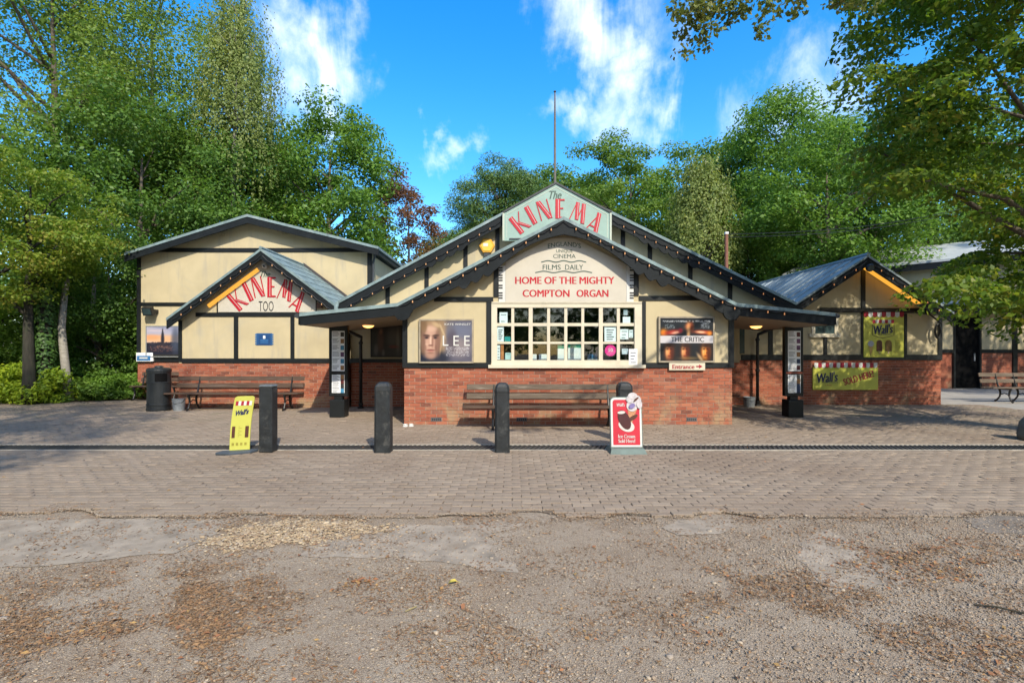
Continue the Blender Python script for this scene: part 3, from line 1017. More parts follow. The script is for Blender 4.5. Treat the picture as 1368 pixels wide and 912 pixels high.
B('counter', plain('counter_wood', (.07,.05,.035), .5, .2), ko, wL-.2, wR+.2, KY+.30, KY+.85, 1.02, 1.10)
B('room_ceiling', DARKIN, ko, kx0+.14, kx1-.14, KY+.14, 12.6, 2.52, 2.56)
slope(ko, RT[1], RT[2], 10.30, 13.6, ROOFED); slope(ko, RT[2], RT[3], 10.30, 13.6, ROOFED)
slope(ko, RT[0], RT[1], 10.30, 13.6, ROOFED, name='canopy_roof'); slope(ko, RT[3], RT[4], 10.30, 13.6, ROOFED, name='canopy_roof')
for a, b in ((RT[0], RT[1]), (RT[3], RT[4])):
    MB().prism([(a[0],a[1]-.235),(b[0],b[1]-.235),(b[0],b[1]-.20),(a[0],a[1]-.20)], 10.41, 13.55).build('soffit', SOFFIT, ko)
    MB().prism([(a[0],a[1]-.25),(b[0],b[1]-.25),(b[0],b[1]-.072),(a[0],a[1]-.072)], 10.325, 10.395).build('fascia', BARGE, ko)
for xe in (RT[0][0], RT[4][0]):
    B('end_fascia', BARGE, ko, xe-.03 if xe < 0 else xe-.005, xe+.005 if xe < 0 else xe+.03, 10.325, 13.5, 2.05, 2.215)
    MB().tube([(xe+(-.06 if xe < 0 else .06), 10.32, 2.235), (xe+(-.06 if xe < 0 else .06), 13.4, 2.215)], .05, 8).build('gutter', LEAD, ko)
def kwave(x):
    d = abs(x-1.04)
    if d < 1.38:
        t = d/1.38
        return .04 - .145*math.sin(math.pi*t)**1.0*.95
    if d < 2.10:
        t = ((d-1.38)/.24) % 1
        return .035 + .10*(1-abs(2*t-1)**1.6) - .03
    if d < 3.05: return -.02
    return .03
bargeboard(ko, [RT[1],RT[2],RT[3]], .315, 10.32, 10.37, wave=kwave)
for sx in (-1, 1):   # rounded foot of each bargeboard
    m = MB(); cxx, czz = (RT[1][0]+.10 if sx < 0 else RT[3][0]-.10), 2.31
    m.prism([(cxx+.17*math.cos(a), czz+.17*math.sin(a)) for a in [2*math.pi*i/18 for i in range(18)]], 10.312, 10.375)
    m.build('barge_foot', BARGE, ko)
# framing
for q in ((538,544.5,406,491),(973,980,408,491),(650,656.3,403,484),(857.7,862.5,403,484),(659.5,666,352,396.5),(846.5,853,352,395)):
    PB('post', TIMBER, ko, q[0], q[1], q[2], q[3], KY, KY-.028, KY+.03)
for q in ((544.6,655.8,484.2,491.2),(858,972.8,484.2,491.2),(580,659,396.7,402.8),(853.4,940,395.2,401.4)):
    PB('beam', TIMBER, ko, q[0], q[1], q[2], q[3], KY, KY-.024, KY+.03)
# the wide window
cols = [(664.1,683.1),(687,706.3),(711.6,730.9),(734.9,753.9),(757.9,776.7),(780.4,800),(805.3,824.1),(828.2,847.5)]
rows = [(410.9,431.3),(435.5,456.3),(459.2,480.9)]
DW = KY
fr = MB()
fr.box(WX(656.6,DW), WX(664.1,DW), KY-.02, KY+.09, WZ(487,DW), WZ(405,DW))
fr.box(WX(847.5,DW), WX(857.3,DW), KY-.02, KY+.09, WZ(487,DW), WZ(405,DW))
fr.box(WX(664.1,DW), WX(847.5,DW), KY-.02, KY+.09, WZ(410.9,DW), WZ(405,DW))
fr.box(WX(664.1,DW), WX(847.5,DW), KY-.02, KY+.09, WZ(487,DW), WZ(480.9,DW))
win = fr.build('window', WHITEW, ko)
for c0_, c1_ in zip(cols[:-1], cols[1:]):
    wide = c1_[0]-c0_[1] > 4.5
    PB('mullion' if wide else 'glazing_bar', WHITEW, win, c0_[1], c1_[0], 410.9, 480.9, DW, KY-(.012 if wide else .002), KY+.06)
for (a0,a1),(b0,b1) in zip(rows[:-1], rows[1:]):
    for c in cols:
        PB('glazing_bar', WHITEW, win, c[0], c[1], a1, b0, DW, KY+.004, KY+.05)
for r0, r1 in rows:
    for c in cols:
        PB('pane', GLASS, win, c[0], c[1], r0, r1, DW, KY+.022, KY+.027)
PB('sill', WHITEW, win, 652.5, 861.5, 487, 491.3, DW, KY-.075, KY+.05)
B('header_strip', WHITEW, win, WX(657,DW), WX(857,DW), KY-.035, KY, WZ(405,DW), WZ(403.2,DW))
# papers in the panes, boxes on the counter
def notice(label, px0, px1, py0, py1, mat, group=None, ink=0, dep=KY+.034):
    o = thing('window_notice', label, 'notice', (WX((px0+px1)/2,dep), dep, WZ(py1,dep)), group)
    PB('sheet', mat, o, px0, px1, py0, py1, dep, dep, dep+.003)
    h = (py1-py0)
    for i in range(ink):
        y = py0 + h*(.2+.62*i/max(1,ink-1))
        PB('print_line', INK, o, px0+(px1-px0)*.18, px1-(px1-px0)*(.18+.1*(i%3)), y, y+h*.07, dep, dep-.002, dep-.0004)
    return o
TEAL = plain('teal_print', (.02,.28,.27), .5, .1)
PINK = plain('hot_pink_print', (.75,.01,.24), .5, .05)
ORNG = plain('orange_print', (.45,.16,.05), .5, .1)
notice('white triangle warning notice in the top left pane', 667.3, 678, 417, 431.3, PAPER, None, 2)
notice('narrow white price list in the left middle pane', 664.3, 673, 436, 456, PAPER, None, 6)
notice('teal round card in the left middle pane', 674, 682, 449.5, 456, TEAL)
notice('thin white strip notice in the bottom left pane', 664.3, 668, 461, 480, PAPER, None, 4)
notice('thin orange strip poster in the bottom left pane', 668.8, 673, 460, 480, ORNG)
notice('pale mint card low in the bottom left pane', 675, 683, 471, 480, plain('mint_card', (.45,.62,.6), .5, .1), None, 1)
notice('white letter with red heading in the second pane from right', 807.5, 823, 436, 456, PAPER, None, 5)
notice('white sheet high in the top right pane', 832, 842, 423, 431.2, PAPER)
notice('small grey card high in the top right pane', 833, 838.5, 413, 421, plain('grey_card', (.3,.36,.4), .5, .1))
notice('wide white sheet in the right middle pane', 828.4, 839.5, 439.5, 453, PAPER, None, 3)
notice('narrow white sheet at the frame of the right middle pane', 840.3, 846, 440.5, 451, PAPER, None, 2)
notice('small square pale card in the bottom right pane', 830.8, 839, 465.5, 473, plain('pale_card', (.55,.6,.66), .5, .1), None, 1)
notice('tall white door sticker over the right frame of the window', 840.2, 851.5, 466, 487, PAPER, None, 4, KY-.026)
rb = thing('window_notice', 'round hot pink sticker in the second pane from right', 'notice', (WX(815.5,KY+.034), KY+.034, WZ(475,KY)))
m = MB(); rr_ = 7.6/F*KY; cxp, czp = WX(815.5,KY+.034), WZ(468,KY+.034)
m.prism([(cxp+rr_*math.cos(2*math.pi*i/24), czp+rr_*math.sin(2*math.pi*i/24)) for i in range(24)], KY+.032, KY+.035); m.build('disc', PINK, rb)
lettering(rb, '50', cxp, czp+.01, .10, .07, KY+.0305, WHITE)
def boxthing(label, px0, px1, py0, D, topc, zt=1.10):
    o = thing('leaflet_box', label, 'box', (WX((px0+px1)/2,D), D+.08, zt), 'boxes on the ticket counter')
    z1 = WZ(py0, D)
    B('carton', PAPER, o, WX(px0,D), WX(px1,D), D, D+.16, zt, z1-.09)
    B('lid', topc, o, WX(px0,D)+.003, WX(px1,D)-.003, D+.003, D+.157, z1-.09, z1)
GREENB = plain('green_carton', (.02,.24,.16), .5, .15)
boxthing('white leaflet box with green top, left one on the counter', 745, 755, 460, 11.05, GREENB)
boxthing('white leaflet box with green top, right one on the counter', 759, 778, 459, 11.05, GREENB)
boxthing('low pale box near the left of the counter', 711, 717, 473, 11.05, PAPER)
boxthing('second low pale box beside the left one on the counter', 720, 731, 473, 11.05, PAPER)
boxthing('small blue card holder on the counter', 786, 798, 473, 11.05, BLUE2)
# air bricks
for px in (583, 697, 924):
    o = PB('air_vent', plain('air_vent_iron', (.10,.10,.11), .6, .2), ko, px-7, px+7, 557.5, 562.5, KY, KY-.006, KY+.02)
    for i in range(5):
        PB('vent_slot', DARKIN, o, px-6+i*2.6, px-4.6+i*2.6, 558.5, 561.5, KY, KY-.008, KY-.0055)

# the wall board over the window
DB = KY-.012
sb = thing('wall_sign', 'arched putty board with red and green lettering above the ticket window', 'sign', (WX(756,DB), DB, WZ(404,DB)))
bx0, bx1 = WX(675.5, DB), WX(836.5, DB)
xs = [bx0+(bx1-bx0)*i/24 for i in range(25)]
MB().prism([(bx0,WZ(403,DB)),(bx1,WZ(403,DB))] + [(x, min(kroof(x)-.26, 3.86-.19*abs(x-1.06)**1.7)) for x in reversed(xs)], DB-.02, DB+.009).build('board', BOARDC, sb)
YB = DB-.0215
def ltx(parent, s, pxc, pyc, wpx, hpx, D, mat, **k):
    return lettering(parent, s, WX(pxc,D), WZ(pyc,D), wpx/F*D, hpx/F*D, D, mat, **k)
ltx(sb, "ENGLAND'S", 754, 325.8, 44, 6.2, YB, GREENP, arc=.045, bold=.01)
ltx(sb, "UNIQUE", 754, 335.6, 22, 5.0, YB, GREENP, bold=.01)
ltx(sb, "CINEMA", 754, 342.2, 30, 5.4, YB, GREENP, bold=.01)
ltx(sb, "FILMS", 737, 357, 24, 6.8, YB, GREENP, bold=.01); ltx(sb, "DAILY", 767, 357, 24, 6.8, YB, GREENP, bold=.01)
ltx(sb, "HOME OF THE MIGHTY", 754.5, 374.5, 132, 9.6, YB, RED, bold=.03)
ltx(sb, "COMPTON", 729.5, 391.8, 62, 9.6, YB, RED, bold=.03); ltx(sb, "ORGAN", 791.5, 391.8, 42, 9.6, YB, RED, bold=.03)
for yy, xw in ((348.5, 30), (362.5, 38)):
    top = [(WX(753+xw*t,YB), WZ(yy-1.0*math.cos(t*9),YB)) for t in np.linspace(-1,1,40)]
    MB().strip(top, [(x, z-.022) for x, z in top], YB-.002, YB+.001).build('wavy_rule', GREENP, sb)
for side, pa, pb in (('left', 666.3, 675.2), ('right', 836.8, 846.2)):
    kb = thing('keyboard_panel', 'upright strip of painted piano keys at the %s edge of the putty board' % side, 'panel', (WX((pa+pb)/2,DB), DB, WZ(404,DB)), 'painted piano key strips')
    PB('white_keys', WHITE, kb, pa, pb, 355, 403.5, DB, DB-.018, DB+.009)
    for i in range(14):
        if i % 7 in (2, 6): continue
        y = 357+i*3.35
        o = PB('black_key', BLACKP, kb, pa if side == 'left' else pb-5.2, pa+5.2 if side == 'left' else pb, y, y+1.9, DB, DB-.023, DB-.0175)

# posters on the ticket office
def frame(root, px0, px1, py0, py1, D, t=2.2, mat=None, dep=.07):
    mat = mat or plain('poster_frame', (.28,.24,.18), .5, .25, 8, .1)
    for q in ((px0,px0+t,py0,py1),(px1-t,px1,py0,py1),(px0+t,px1-t,py0,py0+t),(px0+t,px1-t,py1-t,py1)):
        PB('frame_rail', mat, root, q[0], q[1], q[2], q[3], D, D, D+dep)
    PB('backing', DARKIN, root, px0+t, px1-t, py0+t, py1-t, D, D+.016, D+dep)

def pic_lee(u, v):
    k = Canvas(u, v, (92,90,106))
    k.blob(.78,.75,.3,.2,(112,118,140),.8).blob(.75,.35,.25,.25,(150,138,138),.8).blob(.62,.5,.1,.3,(80,70,80),.7)
    k.rect(0,.44,0,1,(70,58,52)); k.blob(.20,.93,.32,.24,(150,122,92),1,1.5).blob(.43,.58,.075,.48,(168,140,108),.9,1.5)
    k.blob(.05,.60,.09,.5,(104,82,62),.9).blob(.12,.05,.25,.15,(30,36,54),1).blob(.38,.07,.18,.17,(40,44,60),1)
    k.blob(.20,.50,.175,.41,(198,158,138),1,3).blob(.20,.15,.12,.09,(178,136,118),.9)
    k.blob(.335,.45,.06,.32,(132,96,82),.85).blob(.06,.48,.04,.32,(120,88,74),.8).blob(.20,.80,.13,.07,(214,176,154),.7)
    k.blob(.12,.635,.07,.03,(70,50,46),.95,2,-.12).blob(.295,.635,.07,.03,(70,50,46),.95,2,.12)
    k.blob(.12,.585,.055,.035,(108,76,68),.9).blob(.29,.585,.055,.035,(108,76,68),.9).blob(.12,.58,.03,.02,(34,32,40)).blob(.29,.58,.03,.02,(34,32,40))
    k.blob(.198,.50,.016,.14,(228,194,172),.9).blob(.235,.48,.022,.14,(140,100,86),.75).blob(.20,.395,.05,.022,(120,80,70),.95).blob(.20,.28,.085,.020,(116,62,60),1).blob(.20,.25,.065,.02,(184,124,112),.9).blob(.20,.21,.07,.02,(140,100,86),.8)
    k.blob(.12,.42,.03,.03,(220,182,160),.6).blob(.10,.34,.02,.08,(140,102,88),.6).blob(.30,.34,.02,.08,(120,84,72),.6)
    k.blob(.31,.90,.1,.05,(196,168,130),.9,2,-.6).blob(.07,.84,.06,.14,(128,100,74),.9).blob(.43,.75,.02,.2,(214,190,150),.6,2,.3).blob(.40,.4,.015,.25,(190,160,124),.7,2,-.1)
    k.speck(.5,.95,.13,.30,(205,205,210),3,.35,.6).speck(.5,.95,.31,.36,(215,215,220),4,.5,.6)
    return k.c
def pic_critic(u, v):
    k = Canvas(u, v, (26,32,40))
    k.speck(.05,.95,.90,.94,(190,195,200),1,.5,.8)
    k.speck(.09,.27,.76,.86,(150,165,172),7,.5,.6).speck(.77,.92,.76,.9,(165,172,180),8,.5,.6)
    k.blob(.06,.66,.08,.09,(236,140,36),1,1.2).blob(.24,.67,.17,.06,(170,44,34),1,1.4,.18).blob(.29,.66,.09,.03,(238,180,150),1,1.4,.2).blob(.38,.71,.04,.06,(120,20,40),.9)
    k.blob(.80,.67,.18,.05,(190,60,26),1,1.4,-.08).blob(.77,.67,.1,.025,(250,220,180),.9,1.4,-.08).blob(.93,.64,.05,.06,(236,140,44),1,1.2)
    k.blob(.55,.80,.085,.10,(206,112,64),1,1.6).blob(.53,.68,.035,.2,(242,180,118),.9,1.4).blob(.60,.78,.03,.14,(120,52,30),.8)
    for cx, tone, sz in ((.17,(206,112,66),1.),(.47,(190,100,60),.95),(.86,(232,132,40),1.1)):
        k.blob(cx,.20,.12*sz,.24*sz,(66,34,24),.9,1.2).blob(cx-.005,.21,.075*sz,.175*sz,tone,1,1.6).blob(cx-.045,.24,.025,.15,(250,196,128),.75,1.2)
        k.blob(cx+.05,.18,.035,.17,(70,26,18),.85,1.2).blob(cx+.005,.36,.10,.06,(48,26,20),.95,1.4)
        k.blob(cx-.035,.275,.024,.020,(52,22,16),.9,1.2).blob(cx+.028,.275,.024,.020,(40,16,12),.9,1.2).blob(cx-.004,.205,.010,.06,(252,190,120),.7,1.2).blob(cx+.016,.185,.012,.03,(90,36,22),.8,1.2).blob(cx-.002,.115,.034,.014,(96,30,24),.9,1.2)
    k.blob(.75,.08,.03,.12,(230,190,140),.8,1.4,.5).blob(.55,.06,.2,.04,(150,120,70),.6,1.2)
    k.rect(0,1,.42,.58,(206,202,206))
    return k.c
def pic_city(u, v):
    k = Canvas(u, v, (178,176,196))
    k.blob(.5,.55,.9,.16,(236,180,132),.9).blob(.15,.62,.3,.1,(232,160,110),.8).blob(.7,.95,.5,.12,(150,152,178),.8).blob(.3,.86,.35,.05,(205,190,200),.8)
    k.rect(0,1,0,.42,(38,38,52)); k.speck(.05,.95,.16,.46,(64,58,70),1,.45,.9); k.speck(.1,.9,.1,.3,(190,120,100),2,.12,.6)
    k.blob(.50,.55,.055,.30,(48,46,56),1,4).blob(.50,.84,.02,.1,(44,44,52),1,2).blob(.5,.3,.2,.1,(58,50,58),.9).blob(.9,.5,.14,.5,(70,80,100),.8)
    k.speck(.3,.8,.22,.32,(210,150,120),5,.3,.5)
    return k.c
def pic_dim(u, v):
    k = Canvas(u, v, (46,44,42))
    k.blob(.3,.5,.12,.4,(96,66,54),.9).blob(.32,.78,.06,.1,(150,110,84),.9).blob(.15,.2,.08,.2,(110,104,98),.8).blob(.7,.6,.2,.3,(84,86,84),.8).blob(.9,.5,.06,.4,(120,120,112),.7)
    k.blob(.75,.3,.18,.05,(120,40,36),.8).blob(.4,.1,.05,.12,(130,124,118),.7)
    return k.c
p1 = thing('film_poster', 'framed film poster with a stern blond face left of the ticket window', 'poster', (WX(596,10.53), 10.53, WZ(485,10.53)))
frame(p1, 559.5, 632.5, 426, 485, 10.53); DP = 10.535
picture('print', p1, WX(561.7,DP), WX(630.3,DP), WZ(482.8,DP), WZ(428.2,DP), DP, pic_lee, 72, 58)
ltx(p1, 'L E E', 609.5, 455, 36, 13.5, DP-.004, WHITE)
ltx(p1, 'KATE WINSLET', 611.5, 433, 35, 2.8, DP-.004, WHITE)
p2 = thing('film_poster', 'framed film poster with flame coloured figures right of the ticket window', 'poster', (WX(918,10.53), 10.53, WZ(484,10.53)))
frame(p2, 880, 955, 422.5, 484, 10.53)
picture('print', p2, WX(882.2,DP), WX(952.8,DP), WZ(481.8,DP), WZ(424.7,DP), DP, pic_critic, 76, 60)
ltx(p2, 'THE CRITIC', 918.5, 453.2, 44, 6.6, DP-.004, BLACKP, bold=.01)
es = thing('entrance_sign', 'small cream sign with red Entrance lettering and arrow under the right poster', 'sign', (WX(918,10.54), 10.54, WZ(494,10.54)))
PB('board', WHITEW, es, 894, 942, 484.6, 494.3, 10.54, 10.54, 10.575)
ltx(es, 'Entrance', 913, 489.6, 29, 5.6, 10.537, MAROON, bold=.03)
DA = 10.537
MB().prism([(WX(930,DA),WZ(490.2,DA)),(WX(934,DA),WZ(490.2,DA)),(WX(934,DA),WZ(492,DA)),(WX(938.5,DA),WZ(489.3,DA)),(WX(934,DA),WZ(486.7,DA)),(WX(934,DA),WZ(488.5,DA)),(WX(930,DA),WZ(488.5,DA))], DA-.002, DA+.002).build('arrow', MAROON, es)

festoon('string of bulbs on the left half of the front ticket office gable', [(-2.25,2.43),(1.04,4.14)], 10.295, .27)
festoon('string of bulbs on the right half of the front ticket office gable', [(1.04,4.14),(4.47,2.43),(5.8,2.28)], 10.29, .27)

# ------------------------------------------------------------------ the main hall behind it
MY = 13.0
mh = thing('cinema_hall', 'tall cream main hall with the large gable behind the ticket office', 'building', (1.1, 13.5, 0))
AP = (WX(742,MY), WZ(246.5,MY)); LE = (WX(451,MY), WZ(403,MY)); RE = (WX(1062,MY), WZ(404,MY))
def mroof(x):
    if x < AP[0]: return LE[1]+(AP[1]-LE[1])*(x-LE[0])/(AP[0]-LE[0])
    return AP[1]+(RE[1]-AP[1])*(x-AP[0])/(RE[0]-AP[0])
slope(mh, LE, AP, 12.92, 27, ROOFED, .075); slope(mh, AP, RE, 12.92, 27, ROOFED, .075)
def mwave(x):
    d = abs(x-AP[0]-(.1 if x > AP[0] else 0))
    if 2.0 < d < 3.5 and x > AP[0] or 2.2 < d < 3.3:
        t = ((d-2.0)/.25) % 1
        return .08*(1-abs(2*t-1)**1.6)
    return 0
bargeboard(mh, [LE, AP, RE], .33, 12.95, 13.0, wave=mwave)
xs0, xs1 = -4.42, 7.0
wallpoly(mh, xs0, xs1, 2.45, mroof, 13.25, 13.37, name='gable_wall')
B('wall_panel', CREAM, mh, -4.40, 6.2, 13.95, 14.07, 1.2, 2.6)
B('wall_head', TIMBER, mh, -4.41, 6.2, 13.37, 14.07, 2.46, 2.52)
B('side_wall', CREAM, mh, 6.85, 6.97, 14.6, 27, 0, 2.62)
B('side_wall', CREAM, mh, -4.35, -4.23, 14.1, 27, 0, 2.62)
brick_wall(mh, -4.38, -2.20, 0, 1.2, 13.95, 260, 2)
for px in (518, 570, 622, 664.5, 832, 868, 922, 975):
    x = WX(px, 13.25)
    B('post', TIMBER, mh, x-.055, x+.055, 13.225, 13.26, 2.46, mroof(x)-.1)
B('sill_beam', TIMBER, mh, -4.38, -2.25, 13.92, 13.96, 1.2, 1.30)
B('corner_post', TIMBER, mh, WX(461,13.9), WX(467,13.9), 13.90, 13.96, 1.3, 2.46)
festoon('string of bulbs on the left slope of the main hall gable', [(LE[0]+.1,LE[1]-.20),(WX(669,MY),mroof(WX(669,MY))-.2)], 12.93, .29)
festoon('string of bulbs on the right slope of the main hall gable', [(WX(818,MY),mroof(WX(818,MY))-.2),(RE[0]-.3,RE[1]+.0)], 12.93, .29)
# big roof sign
DS = 12.88
rsn = thing('roof_sign', 'mint green pentagonal roof sign with red arched lettering at the peak of the main hall', 'sign', (AP[0], DS, WZ(322,DS)))
def poly_px(pts, D): return [(WX(a,D), WZ(b,D)) for a, b in pts]
MB().prism(poly_px([(671.5,322),(816.5,322),(816.5,283.5),(742.5,243.5),(671.5,283.5)], DS), DS-.03, DS+.03).build('board', MINT, rsn)
for a, b in (((671.5,284.5),(742.5,245)),((742.5,245),(816.5,284.5)),((672.6,284),(672.6,322)),((815.4,284),(815.4,322))):
    A_, B_ = Vector((WX(a[0],DS),0,WZ(a[1],DS))), Vector((WX(b[0],DS),0,WZ(b[1],DS)))
    d = (B_-A_); nrm = Vector((-d.z,0,d.x)).normalized()
    MB().obox(((A_.x+B_.x)/2, DS-.033, (A_.z+B_.z)/2), d*1.0, (0,.045,0), nrm*.045).build('trim', LEAD if b[1] != 322 else MINTED, rsn)
for a, b in (((677,287),(742.5,250.5)),((742.5,250.5),(811,287)),((677,287),(677,318)),((811,287),(811,318))):
    A_, B_ = Vector((WX(a[0],DS),0,WZ(a[1],DS))), Vector((WX(b[0],DS),0,WZ(b[1],DS)))
    d = (B_-A_); nrm = Vector((-d.z,0,d.x)).normalized()
    MB().obox(((A_.x+B_.x)/2, DS-.033, (A_.z+B_.z)/2), d, (0,.006,0), nrm*.014).build('border_line', MINTED, rsn)
for ch, px, py, an in (('K',694.5,298,38),('I',709,288,29),('N',726.5,281,16),('E',748,279.5,0),('M',772.5,284.5,-15),('A',795,297,-26)):
    deco(rsn, ch, WX(px,DS), WZ(py,DS), 26/F*DS, R(an), DS-.031, .88)
ltx(rsn, 'The', 742, 260.5, 16, 11, DS-.033, GREENP, shear=.35, bold=.02)
MB().obox((WX(690,DS), DS-.045, WZ(319.5,DS)), (.36,0,0), (0,.02,0), (0,0,.03)).build('bracket', LEAD, rsn)
fp = thing('flagpole', 'thin bare flagpole rising behind the mint roof sign', 'flagpole', (AP[0], 13.15, AP[1]-.25))
MB().tube([(AP[0],13.15,AP[1]-.25),(AP[0],13.15,WZ(160,13.15)),(AP[0],13.15,WZ(124,13.15))], [.034,.028,.018], 8).build('pole', plain('pole_paint',(.13,.12,.10),.6), fp)
MB().lathe(AP[0], 13.15, [(.01,WZ(124,13.15)),(.035,WZ(123,13.15)),(.03,WZ(121.8,13.15)),(.008,WZ(121,13.15))], 10).build('finial', LEAD, fp)
al = thing('alarm_box', 'yellow hexagonal alarm box on the main hall gable', 'alarm box', (WX(651,13.22), 13.19, WZ(342,13.22)))
cx_, cz_ = WX(650.5,13.19), WZ(328.5,13.19)
MB().prism([(cx_+.205*math.cos(R(60*i)), cz_+.205*math.sin(R(60*i))) for i in range(6)], 13.15, 13.249).build('case', ALARM, al, bevel=.012)
MB().prism([(cx_+.155*math.cos(R(60*i)), cz_+.155*math.sin(R(60*i))) for i in range(6)], 13.138, 13.151).build('front_plate', plain('alarm_front',(.72,.45,.06),.4,.08), al)
B('label_panel', WHITE, al, cx_-.09, cx_+.03, 13.134, 13.139, cz_-.02, cz_+.06)
B('strobe', LEAD, al, cx_-.07, cx_+.07, 13.15, 13.24, cz_-.27, cz_-.185)
# poster in the left recess
p3 = thing('film_poster', 'dim film poster deep in the left entrance recess', 'poster', (WX(515,13.9), 13.9, WZ(477,13.9)))
frame(p3, 495, 537, 432, 477, 13.88, 1.6, TIMBER, .068)
picture('print', p3, WX(496.6,13.89), WX(535.4,13.89), WZ(475.4,13.89), WZ(433.6,13.89), 13.89, pic_dim, 40, 40)
# canopy lamps
def canopy_lamp(label, px, py, D):
    x, z = WX(px, D), 2.15
    z = kroof(x)-.235
    o = thing('canopy_lamp', label, 'lamp', (x, D, z-.07), 'lamps under the canopies')
    MB().lathe(x, D, [(.16,z-.02),(.165,z)], 18).build('base', WHITE, o)
    MB().lathe(x, D, [(.02,z-.075),(.09,z-.06),(.135,z-.02)], 18).build('diffuser', LAMP, o, smooth=True)
canopy_lamp('round lit lamp under the left canopy', 492, 428, 12.2)
canopy_lamp('round lit lamp under the right canopy', 1010, 428, 12.2)

# ------------------------------------------------------------------ listing boards that carry the canopies
def listing(label, pxc, seed, band):
    D = 11.8; x = WX(pxc, D)
    o = thing('listing_board', label, 'notice board', (x, D, 0), 'film listing boards under the canopy ends')
    B('footing', TIMBER, o, x-.17, x+.17, D-.12, D+.2, 0, .40, .012)
    B('stem', TIMBER, o, x-.09, x+.09, D-.03, D+.11, .40, .48)
    B('case', TIMBER, o, x-.215, x+.215, D-.03, D+.09, .48, 2.12, .01)
    for z0, z1, n in ((1.06, 1.98, 6), (.56, .98, 4)):
        s = B('sheet', PAPER, o, x-.145, x+.145, D-.036, D-.0315, z0, z1)
        rnd = random.Random(seed+n)
        for i in range(n):
            zc = z1-(i+.5)*(z1-z0)/n
            col = rnd.choice([(.10,.02,.02),(.02,.04,.10),(.25,.13,.05),(.03,.03,.03),(.05,.20,.35),(.12,.05,.12)])
            B('film_still', plain('still_%d%d%d' % tuple(int(c*99) for c in col), col, .5, .4, 22, 0), s, x+.055, x+.135, D-.0385, D-.0365, zc-.055, zc+.05)
            for j in range(4):
                B('print_line', INK, s, x-.13, x+.035-rnd.uniform(0,.07), D-.0385, D-.0365, zc+.045-j*.028, zc+.055-j*.028)
    B('rail', band, o, x-.19, x+.19, D-.042, D-.0305, 1.0, 1.04)
    return o
listing('black listing board under the left canopy end with white film sheets', 452.5, 3, TIMBER)
listing('black listing board under the right canopy end with a red middle rail', 1060, 8, plain('red_rail',(.20,.05,.03),.5))

# ------------------------------------------------------------------ the annexe on the left
AY, ABY = 13.7, 13.46
an_ = thing('cinema_annexe', 'small cream annexe with steep gable on the left of the entrance', 'building', (-6.43, AY, 0))
AAP = (WX(350.5,ABY), WZ(332.5,ABY)); ALE = (WX(225,ABY), WZ(425,ABY)); ARE = (WX(450,ABY), WZ(407,ABY))
def aroof(x):
    if x < AAP[0]: return ALE[1]+(AAP[1]-ALE[1])*(x-ALE[0])/(AAP[0]-ALE[0])
    return AAP[1]+(ARE[1]-AAP[1])*(x-AAP[0])/(ARE[0]-AAP[0])
ax0, ax1 = WX(239, AY), -4.40
brick_wall(an_, ax0, ax1, 0, 1.19, AY, 296, 3)
wallpoly(an_, ax0, ax1, 1.19, aroof, AY, AY+.12)
B('side_wall', CREAM, an_, ax0, ax0+.12, AY+.13, 16.15, 1.19, 2.5)
B('side_plinth', BRICK_S, an_, ax0, ax0+.12, AY+.17, 16.15, 0, 1.19)
sl = slope(an_, ALE, AAP, 13.36, 16.16, FELT, .07); sr = slope(an_, AAP, ARE, 13.36, 16.16, FELT, .07)
for i in range(1, 7):      # felt courses lapped down the visible slope
    t = i/7
    x, z = AAP[0]+(ARE[0]-AAP[0])*t, AAP[1]+(ARE[1]-AAP[1])*t
    MB().obox((x, 14.77, z+.006), (.05,0,-.038), (0,2.76,0), (.008,0,.010)).build('lap_joint', ROOFED, sr)
MB().tube([(AAP[0],13.35,AAP[1]+.012),(AAP[0],16.16,AAP[1]+.012)], .045, 8).build('ridge_cap', ROOFED, an_)
MB().obox(((AAP[0]+ARE[0])/2, 16.10, (AAP[1]+ARE[1])/2+.05), (ARE[0]-AAP[0],0,ARE[1]-AAP[1]), (0,.06,0), (.04,0,.055)).build('flashing', plain('dark_flashing',(.05,.045,.045),.6), an_)
bargeboard(an_, [ALE, AAP, ARE], .28, 13.38, 13.43)
for q in ((283,288.5,485,486),):
    pass
PX = lambda px: WX(px, AY)
for a, b, c, d in ((239,243.5,428,483),(313,318.5,423,478.5),(388.5,393.5,423,478.5),(440,446,423,478.5)):
    PB('post', TIMBER, an_, a, b, c, d, AY, AY-.028, AY+.03)
for a, b, c, d in ((243.6,482,478.6,484.6),(262,448,417.5,422.8)):
    PB('beam', TIMBER, an_, a, b, c, d, AY, AY-.024, AY+.03)
PB('thin_post', TIMBER, an_, 290, 291.2, 398, 417.4, AY, AY-.022, AY+.02)
PB('thin_post', TIMBER, an_, 422, 423.2, 396, 417.4, AY, AY-.022, AY+.02)
B('junction_box', plain('rust_box',(.14,.07,.05),.7), an_, PX(424.5), PX(431), AY-.08, AY, WZ(411.5,AY), WZ(404.5,AY))
asg = thing('gable_sign', 'cream gable board with red arched lettering and TOO on the left annexe', 'sign', (AAP[0], AY-.02, WZ(417,AY)))
D3 = AY-.012
MB().prism(poly_px([(291.5,416.8),(421.8,416.8),(421.8,396),(352,346),(291.5,395)], D3), D3-.004, D3+.010).build('board', BOARDC, asg)
for ch, px, py, a in (('K',317.5,400.5,40),('I',331,389.5,25),('N',344.5,383.5,12),('E',363,383.5,0),('M',382,387.5,-15),('A',398.5,402,-30)):
    deco(asg, ch, WX(px,D3), WZ(py,D3), 27/F*D3, R(a), D3-.005, .76)
ltx(asg, 'The', 354.5, 366, 13, 8, D3-.007, GREENP, shear=.35, bold=.02)
